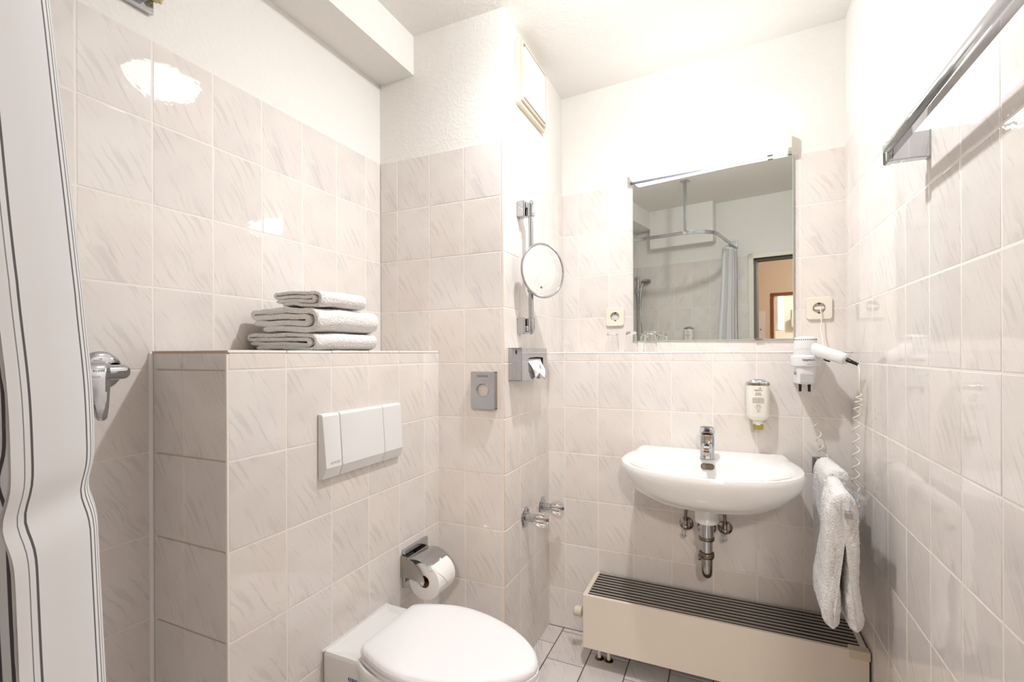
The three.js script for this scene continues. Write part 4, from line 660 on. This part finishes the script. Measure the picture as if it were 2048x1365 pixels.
// ------------------------------------------------------------------ hair dryer in its holder
{
  const X = 0.255, Z = -1.962, h = thing('dryer_holder', 'white plastic wall holder under the hair dryer with two black pins', 'holder', [X, 0, GZ]);
  const dz = Z - GZ;
  obj('ring_collar', lathe([[0.03, 1.1675], [0.0425, 1.168], [0.0445, 1.1705], [0.0455, 1.2], [0.043, 1.2065], [0.036, 1.2075]], 44).translate(0, 0, dz), M.plastic, h);
  const E = (rx, rz, y, n = 40, e = 0.75) => Array.from({ length: n }, (_, i) => { const a = -i / n * Math.PI * 2, c = Math.cos(a), s = Math.sin(a); return [Math.sign(c) * Math.pow(Math.abs(c), e) * rx, y, dz + Math.sign(s) * Math.pow(Math.abs(s), e) * rz]; });
  obj('body', [loft([E(0.026, 0.03, 1.106), E(0.029, 0.033, 1.11), E(0.031, 0.035, 1.14), E(0.034, 0.037, 1.168)], true, true, 0.5), rboxAt(-0.0305, 0.027, 1.105, 1.18, 0, dz - 0.004, 0.004)], M.plastic, h);
  obj('recess_panel', rbox(0.042, 0.034, 0.006, 0.0025).translate(0.001, 1.1275, dz + 0.0325), M.plasticGrey, h);
  obj('side_button', cyl(0.006, 0.006, 0.005, 18).rotateZ(HALFPI).translate(-0.0335, 1.145, dz + 0.012), std('#8f93b0', 0.4), h);
  for (const x of [-0.017, 0.0105]) obj('contact_pin', [lathe([[0, 1.079], [0.0042, 1.0795], [0.0052, 1.106], [0, 1.107]], 16).translate(x, 0, dz + 0.008)], M.black, h);
  obj('printed_mark', [text('keymon.', 0.0068, true).translate(0.0055, 1.1905, dz + 0.0457), text('1 - ON - OFF', 0.003).translate(0.0065, 1.1765, dz + 0.0458)], M.printDark, h);
  const d = thing('hair_dryer', 'white hair dryer standing in the wall holder, handle pointing right', 'hair dryer', [X, 0, Z]);
  obj('motor_housing', lathe([[0, 1.2745], [0.018, 1.2738], [0.029, 1.2705], [0.033, 1.2665], [0.0345, 1.262], [0.0365, 1.235], [0.0368, 1.2275], [0.0362, 1.2268], [0.0362, 1.2258], [0.0368, 1.225], [0.0365, 1.19], [0.03, 1.18], [0, 1.178]], 48), M.plastic, d);
  for (let i = 0; i < 22; i++) { const a = -0.35 + i / 21 * 3.84; obj('vent_slot', rbox(0.0022, 0.0042, 0.003, 0.0006).translate(0, 0, 0.0338).rotateY(HALFPI - a).translate(0, 1.2618, 0), M.dark, d); }
  const hd = []; const A = V(0.024, 1.2275, 0.018), B = V(0.104, 1.1925, 0.1), dir = B.clone().sub(A).normalize(), up = V(0, 1, 0).sub(dir.clone().multiplyScalar(dir.y)).normalize(), side = dir.clone().cross(up).normalize();
  for (const [f, a, b] of [[0, 0.02, 0.0225], [0.12, 0.02, 0.0225], [0.35, 0.0188, 0.0212], [0.75, 0.0172, 0.0195], [0.93, 0.0165, 0.0185], [0.98, 0.014, 0.016], [1, 0.009, 0.0105]]) { const c = A.clone().lerp(B, f); hd.push(Array.from({ length: 32 }, (_, i) => { const q = i / 32 * Math.PI * 2, x = Math.cos(q), y = Math.sin(q), e = 0.75; return c.clone().addScaledVector(side, Math.sign(x) * Math.pow(Math.abs(x), e) * a).addScaledVector(up, Math.sign(y) * Math.pow(Math.abs(y), e) * b).toArray(); })); }
  const hh = obj('handle', loft(hd, true, true, 0.8), M.plastic, d);
  const seam = []; for (let i = 0; i <= 8; i++) seam.push(A.clone().lerp(B, i / 8 * 0.97).addScaledVector(side, -0.0166 + i / 8 * 0.0026).addScaledVector(up, -0.003).toArray());
  obj('trigger', rbox(0.02, 0.008, 0.01, 0.002).rotateZ(-0.42).translate(0.056, 1.1905, 0.052), M.black, hh);
  const e1 = B.clone().addScaledVector(dir, -0.004), e2 = B.clone().addScaledVector(dir, 0.034).add(V(0.0, -0.004, 0));
  const rl = []; for (let i = 0; i <= 12; i++) { const c = e1.clone().lerp(e2, i / 12), r = (i / 12 > 0.5 && i % 2 ? 0.0052 : 0.0068) - 0.0012 * i / 12; rl.push(Array.from({ length: 18 }, (_, k) => { const q = k / 18 * Math.PI * 2; return c.clone().addScaledVector(side, Math.cos(q) * r).addScaledVector(up, Math.sin(q) * r).toArray(); })); }
  obj('strain_relief', loft(rl, true, true, 0.3), M.black, d);
  // cords, in world space minus the thing's base
  const coil = (pts, turns, r, seg, k0 = 0, k1 = 1) => { const c = curve(pts), P = []; for (let i = 0; i <= seg; i++) { const f = i / seg, p = c.getPoint(f), w = smooth(k0, k0 + 0.05, f) * (1 - smooth(k1 - 0.05, k1, f)); P.push([p.x + r * w * Math.cos(f * turns * 6.2832), p.y, p.z + r * w * Math.sin(f * turns * 6.2832)]); } return curve(P); };
  const W = (p) => [p[0] - X, p[1], p[2] - Z];
  const ec = [X + e2.x, e2.y, Z + e2.z];
  const c1 = [[ec[0] - 0.004, ec[1] + 0.002, ec[2] - 0.003], [ec[0] + 0.003, ec[1] - 0.005, ec[2]], [0.384, 1.14, -1.822], [0.385, 1.08, -1.83], [0.3835, 1.05, -1.84], [0.381, 1.0, -1.85], [0.3805, 0.93, -1.855], [0.38, 0.86, -1.855], [0.379, 0.79, -1.855], [0.379, 0.7, -1.855], [0.378, 0.62, -1.86], [0.37, 0.57, -1.87]].map(W);
  obj('coiled_cord', new THREE.TubeGeometry(coil(c1, 19, 0.0094, 620, 0.24, 0.97), 1000, 0.0021, 8), M.cord, d);
  const hx = (p) => [p[0] - X, p[1], p[2] - GZ];
  const c2 = [[0.238, 1.083, -1.957], [0.246, 1.069, -1.962], [0.262, 1.064, -1.968], [0.281, 1.083, -1.975], [0.3, 1.12, -1.985], [0.315, 1.155, -1.99], [0.32, 1.186, -1.985]].map(hx);
  obj('loop_cord', tube(c2, 0.0017, 50, 8), M.cord, h);
  const c3 = [[0.272, 1.066, -1.985], [0.277, 1.045, -2.0], [0.283, 1.02, -2.012], [0.2885, 0.995, -2.013], [0.294, 0.965, -2.013], [0.3, 0.93, -2.012], [0.304, 0.895, -2.012], [0.31, 0.865, -2.012], [0.325, 0.84, -2.01], [0.35, 0.8, -2.01], [0.37, 0.72, -2.0], [0.38, 0.62, -1.985]].map(hx);
  obj('coiled_cord', new THREE.TubeGeometry(coil(c3, 8.6, 0.0085, 360, 0.17, 0.97), 600, 0.0019, 8), M.cord, h);
  const pl = thing('mains_plug', 'flat cream plug with a cord in the right wall socket', 'plug', [0.3254, 1.385, MZ + 0.0929 * 0.3254 + 0.003], MT);
  obj('plug_body', [loft([0, 0.004, 0.008, 0.0095].map((z, k) => Array.from({ length: 36 }, (_, i) => { const a = i / 36 * Math.PI * 2, w = [0.0172, 0.0172, 0.016, 0.012][k], q = [0.0068, 0.0068, 0.006, 0.003][k]; return [Math.cos(a) * w, Math.sin(a) * q * (1 + 0.3 * Math.pow(Math.cos(a), 2)), z]; })), true, true, 0.6), rbox(0.008, 0.009, 0.012, 0.002).translate(0.002, -0.001, 0.013)], M.creamPlate, pl);
  obj('cord', tube([[0.002, -0.002, 0.016], [0.004, -0.012, 0.021], [0.0065, -0.035, 0.02], [0.005, -0.065, 0.024], [0.003, -0.085, 0.035], [0.006, -0.115, 0.065], [0.006, -0.15, 0.1]], 0.0024, 60, 8), M.cord, pl);
}
// ------------------------------------------------------------------ towel rail with two arms
{
  const t = thing('towel_rail', 'chrome double-arm towel rail on the apron wall right of the basin', 'towel rail', [0.3055, 0.81, GZ]);
  obj('wall_plate', rboxAt(-0.023, 0.023, -0.031, 0.031, 0, 0.008, 0.003), M.chrome, t);
  obj('pivot', [cyl(0.0095, 0.0095, 0.054, 24).translate(-0.002, 0, 0.024), rboxAt(-0.013, 0.009, -0.026, 0.026, 0.006, 0.022, 0.003)], M.chrome, t);
  const arm = (a, b, s) => { const A = V(...a), B = V(...b), L = A.distanceTo(B), g = rbox(s, s, L, 0.0025, 3); const m = new THREE.Matrix4().lookAt(A, B, V(0, 1, 0)).setPosition(A.clone().add(B).multiplyScalar(0.5)); return g.applyMatrix4(m); };
  obj('arm', arm([0.0, 0.011, 0.02], [0.0245, 0.009, 0.492], 0.0185), M.chrome, t);
  obj('arm', arm([-0.003, -0.017, 0.02], [-0.004, -0.034, 0.484], 0.0185), M.chrome, t);
}
// hand towels draped over the arms
// pairs: outer and inner edge of the cloth round the arm, from the left hem to the right one, in the plane across the arm
function draped(base, slope, sd, label, pairs, z0, z1, shape) {
  const t = thing('hand_towel', label, 'towel', base, 0, 'white hand towels over the rail arms');
  const NZ = 64, NS = 170, ring = [], cv = (k) => new THREE.CatmullRomCurve3(pairs.map((q) => V(q[k][0], q[k][1], 0)), false, 'centripetal');
  const co = cv(0), ci = cv(1), O = [], I = []; for (let i = 0; i <= NS; i++) { O.push(co.getPoint(i / NS)); I.push(ci.getPoint(i / NS)); }
  for (let k = 0; k <= NZ; k++) {
    const w = k / NZ, e = Math.min(w, 1 - w) * NZ, kk = e < 6 ? Math.pow(Math.max(0.0005, 1 - Math.pow(1 - (e + 0.02) / 6.02, 2.6)), 1 / 2.6) : 1, A = [], B = [], zz = z0 + (z1 - z0) * (w - 0.12 * Math.sin(w * 6.2832) / 6.2832 * 0);
    for (let i = 0; i <= NS; i++) {
      const ends = Math.min(i, NS - i), q = kk * ((ends < 5 ? Math.pow(1 - Math.pow(1 - (ends + 0.15) / 5.15, 2.6), 1 / 2.6) : 1) * (1 - 0.1 * smooth(13, 15, ends) * (1 - smooth(20, 22, ends)))), cx = (O[i].x + I[i].x) / 2, cy = (O[i].y + I[i].y) / 2, hx = (O[i].x - I[i].x) / 2 * q, hy = (O[i].y - I[i].y) / 2 * q;
      const f = i / NS, sh = shape(f, w);
      for (const [sgn, arr] of [[1, A], [-1, B]]) {
        const x = cx + sgn * hx + sh[0], y = cy + sgn * hy + sh[1], n = noise3(x * 70 + sd + sgn, y * 34, zz * 40) * 0.0022 + noise3(x * 190, y * 170 + sd, zz * 210) * 0.0009, fz = (hash(i * 2 + (sgn > 0 ? 1 : 0), k, sd) - 0.5) * 0.0026;
        const dl = Math.hypot(hx, hy) || 1; arr.push([x + slope[0] * zz + sgn * hx / dl * (n + fz), y + slope[1] * zz + sgn * hy / dl * (n + fz), zz + n * 1.5 + (e === 0 ? 0 : 0)]);
      }
    }
    ring.push([...A, ...B.reverse()]);
  }
  obj('cloth', boxUV(loft(ring.reverse(), true, true, 1.3)), M.terry, t);
  return t;
}
{
  const low = [[[-0.058, -0.318], [-0.019, -0.322]], [[-0.059, -0.22], [-0.017, -0.22]], [[-0.053, -0.12], [-0.0115, -0.12]], [[-0.051, -0.035], [-0.0112, -0.035]], [[-0.044, 0.018], [-0.0108, 0.004]], [[-0.027, 0.047], [-0.0075, 0.0125]], [[-0.004, 0.057], [0, 0.0135]], [[0.014, 0.04], [0.0075, 0.0125]], [[0.0245, 0.008], [0.0112, 0.003]], [[0.0265, -0.035], [0.0095, -0.035]], [[0.025, -0.12], [-0.005, -0.11]], [[0.028, -0.22], [-0.006, -0.22]], [[0.037, -0.315], [-0.002, -0.322]]];
  draped([0.3025, 0.793, GZ], [-0.002, -0.0366], 5, 'white hand towel over the lower arm, hanging in front in two thick folds', low, 0.288, 0.468, (f, w) => [(f < 0.45 ? (1 - w) * (0.014 * smooth(0.05, 0.2, f) * (1 - smooth(0.36, 0.45, f))) : 0.004 * (w - 0.5) * smooth(0.6, 1, f)), (f < 0.3 ? 0.012 : -0.004) * (1 - w) * smooth(0.3, 0.5, Math.abs(f - 0.5))]);
  const up = [[[-0.036, -0.3], [-0.014, -0.302]], [[-0.038, -0.2], [-0.0125, -0.2]], [[-0.038, -0.05], [-0.0115, -0.05]], [[-0.034, 0.005], [-0.0108, 0.004]], [[-0.02, 0.029], [-0.0065, 0.0122]], [[0, 0.036], [0, 0.0132]], [[0.019, 0.026], [0.0068, 0.0122]], [[0.029, 0.0], [0.0112, 0.002]], [[0.031, -0.05], [0.0115, -0.05]], [[0.031, -0.2], [0.01, -0.2]], [[0.034, -0.345], [0.006, -0.35]]];
  draped([0.3055, 0.821, GZ], [0.052, -0.004], 9, 'white hand towel bunched over the upper arm near the wall', up, 0.085, 0.275, () => [0, 0]);
}
// ------------------------------------------------------------------ convector heater
{
  const t = thing('convector', 'low cream convector heater with a dark slatted top under the washbasin', 'heater', [-0.05, 0, -1.9]);
  const X0 = -0.4605, X1 = 0.452, F = 0.1, B = -0.118, T = 0.2825, b0 = 0.078;
  obj('front_panel', [rboxAt(X0, X1, b0, T, F - 0.014, F, 0.0025)], M.radiator, t);
  obj('side_panel', rboxAt(X0, X0 + 0.017, b0, T + 0.0005, B, F - 0.012, 0.002), M.radiator, t);
  obj('side_panel', rboxAt(X1 - 0.017, X1, b0, T + 0.0005, B, F - 0.012, 0.002), M.radiator, t);
  obj('corner_clip', rboxAt(X1 - 0.052, X1 + 0.0025, T - 0.024, T + 0.003, F - 0.03, F + 0.003, 0.002), M.creamDull, t);
  obj('back_plate', boxAt(X0 + 0.015, X1 - 0.015, b0, T - 0.01, B, B + 0.004), M.fin, t);
  obj('core', [boxAt(X0 + 0.02, X1 - 0.02, b0 + 0.03, T - 0.075, B + 0.01, F - 0.02)], M.dark, t);
  const n = 9, z0 = B + 0.012, z1 = F - 0.028;
  for (let i = 0; i < n; i++) { const z = z0 + (z1 - z0) * i / (n - 1); const s = obj('slat', boxAt(X0 + 0.0172, X1 - 0.0172, T - 0.032, T - 0.0035, z - 0.0015, z + 0.0015), M.fin, t); obj('slat_edge', boxAt(X0 + 0.0172, X1 - 0.0172, T - 0.0036, T - 0.0006, z - 0.0032, z + 0.0032), M.finTop, s); }
  for (const x of [X0 + 0.06, X1 - 0.06]) obj('spacer_rod', cyl(0.005, 0.005, z1 - z0, 12).rotateX(HALFPI).translate(x, T - 0.018, (z0 + z1) / 2), M.fin, t);
  const kn = []; for (let i = 0; i <= 14; i++) kn.push([i % 2 ? 0.0185 : 0.02, -i * 0.0022]);
  obj('valve_cap', [lathe([[0, 0.001], ...kn.map(([r, y]) => [r, y]), [0, -0.032]].reverse(), 36).rotateZ(-HALFPI).translate(X0 - 0.032, 0.158, -0.005)], M.cream, t);
  for (const x of [X0 + 0.045, X0 + 0.082]) { const p = obj('supply_pipe', cyl(0.0075, 0.0075, b0 + 0.06, 18).translate(x, (b0 + 0.06) / 2, 0.02), M.cream, t); obj('pipe_rosette', lathe([[0.008, 0.006], [0.016, 0.005], [0.019, 0.001]], 24).translate(x, 0, 0.02), M.chromeDark, p); }
  for (const x of [X0 + 0.2, X1 - 0.2]) obj('floor_foot', boxAt(x - 0.015, x + 0.015, 0, b0 + 0.01, -0.06, -0.03), M.fin, t);
}
// ------------------------------------------------------------------ grab rail on the right wall
{
  const t = thing('grab_rail', 'thick chrome grab rail with square brackets on the right wall', 'grab rail', [RX, 1.672, -0.85], -HALFPI);
  for (const x of [-0.48, 0.42]) {
    obj('bracket', [rboxAt(x - 0.0115, x + 0.0125, -0.029, 0.029, 0, 0.071, 0.003), rboxAt(x - 0.0125, x + 0.0135, -0.03, 0.03, 0, 0.003, 0.0012), rboxAt(x - 0.0125 - (x < 0 ? 0.006 : 0), x + 0.0125 + (x > 0 ? 0.006 : 0), -0.0295, 0.0195, 0.062, 0.079, 0.005, 3)], M.chrome, t);
  }
  const prof = []; for (let i = 0; i <= 32; i++) { const a = -1.05 + i / 32 * (Math.PI + 2.1); prof.push([0.0135 * Math.cos(a), 0.0135 * Math.sin(a) + 0.003]); } prof.push([-0.0067, -0.0145], [0.0067, -0.0145]);
  obj('bar', toCreasedNormals(extrude(prof, 0.905, 0.0004).rotateY(HALFPI).translate(-0.4825, 0.0, 0.069), 0.5), M.chrome, t);
}
renderer.render(scene, camera);
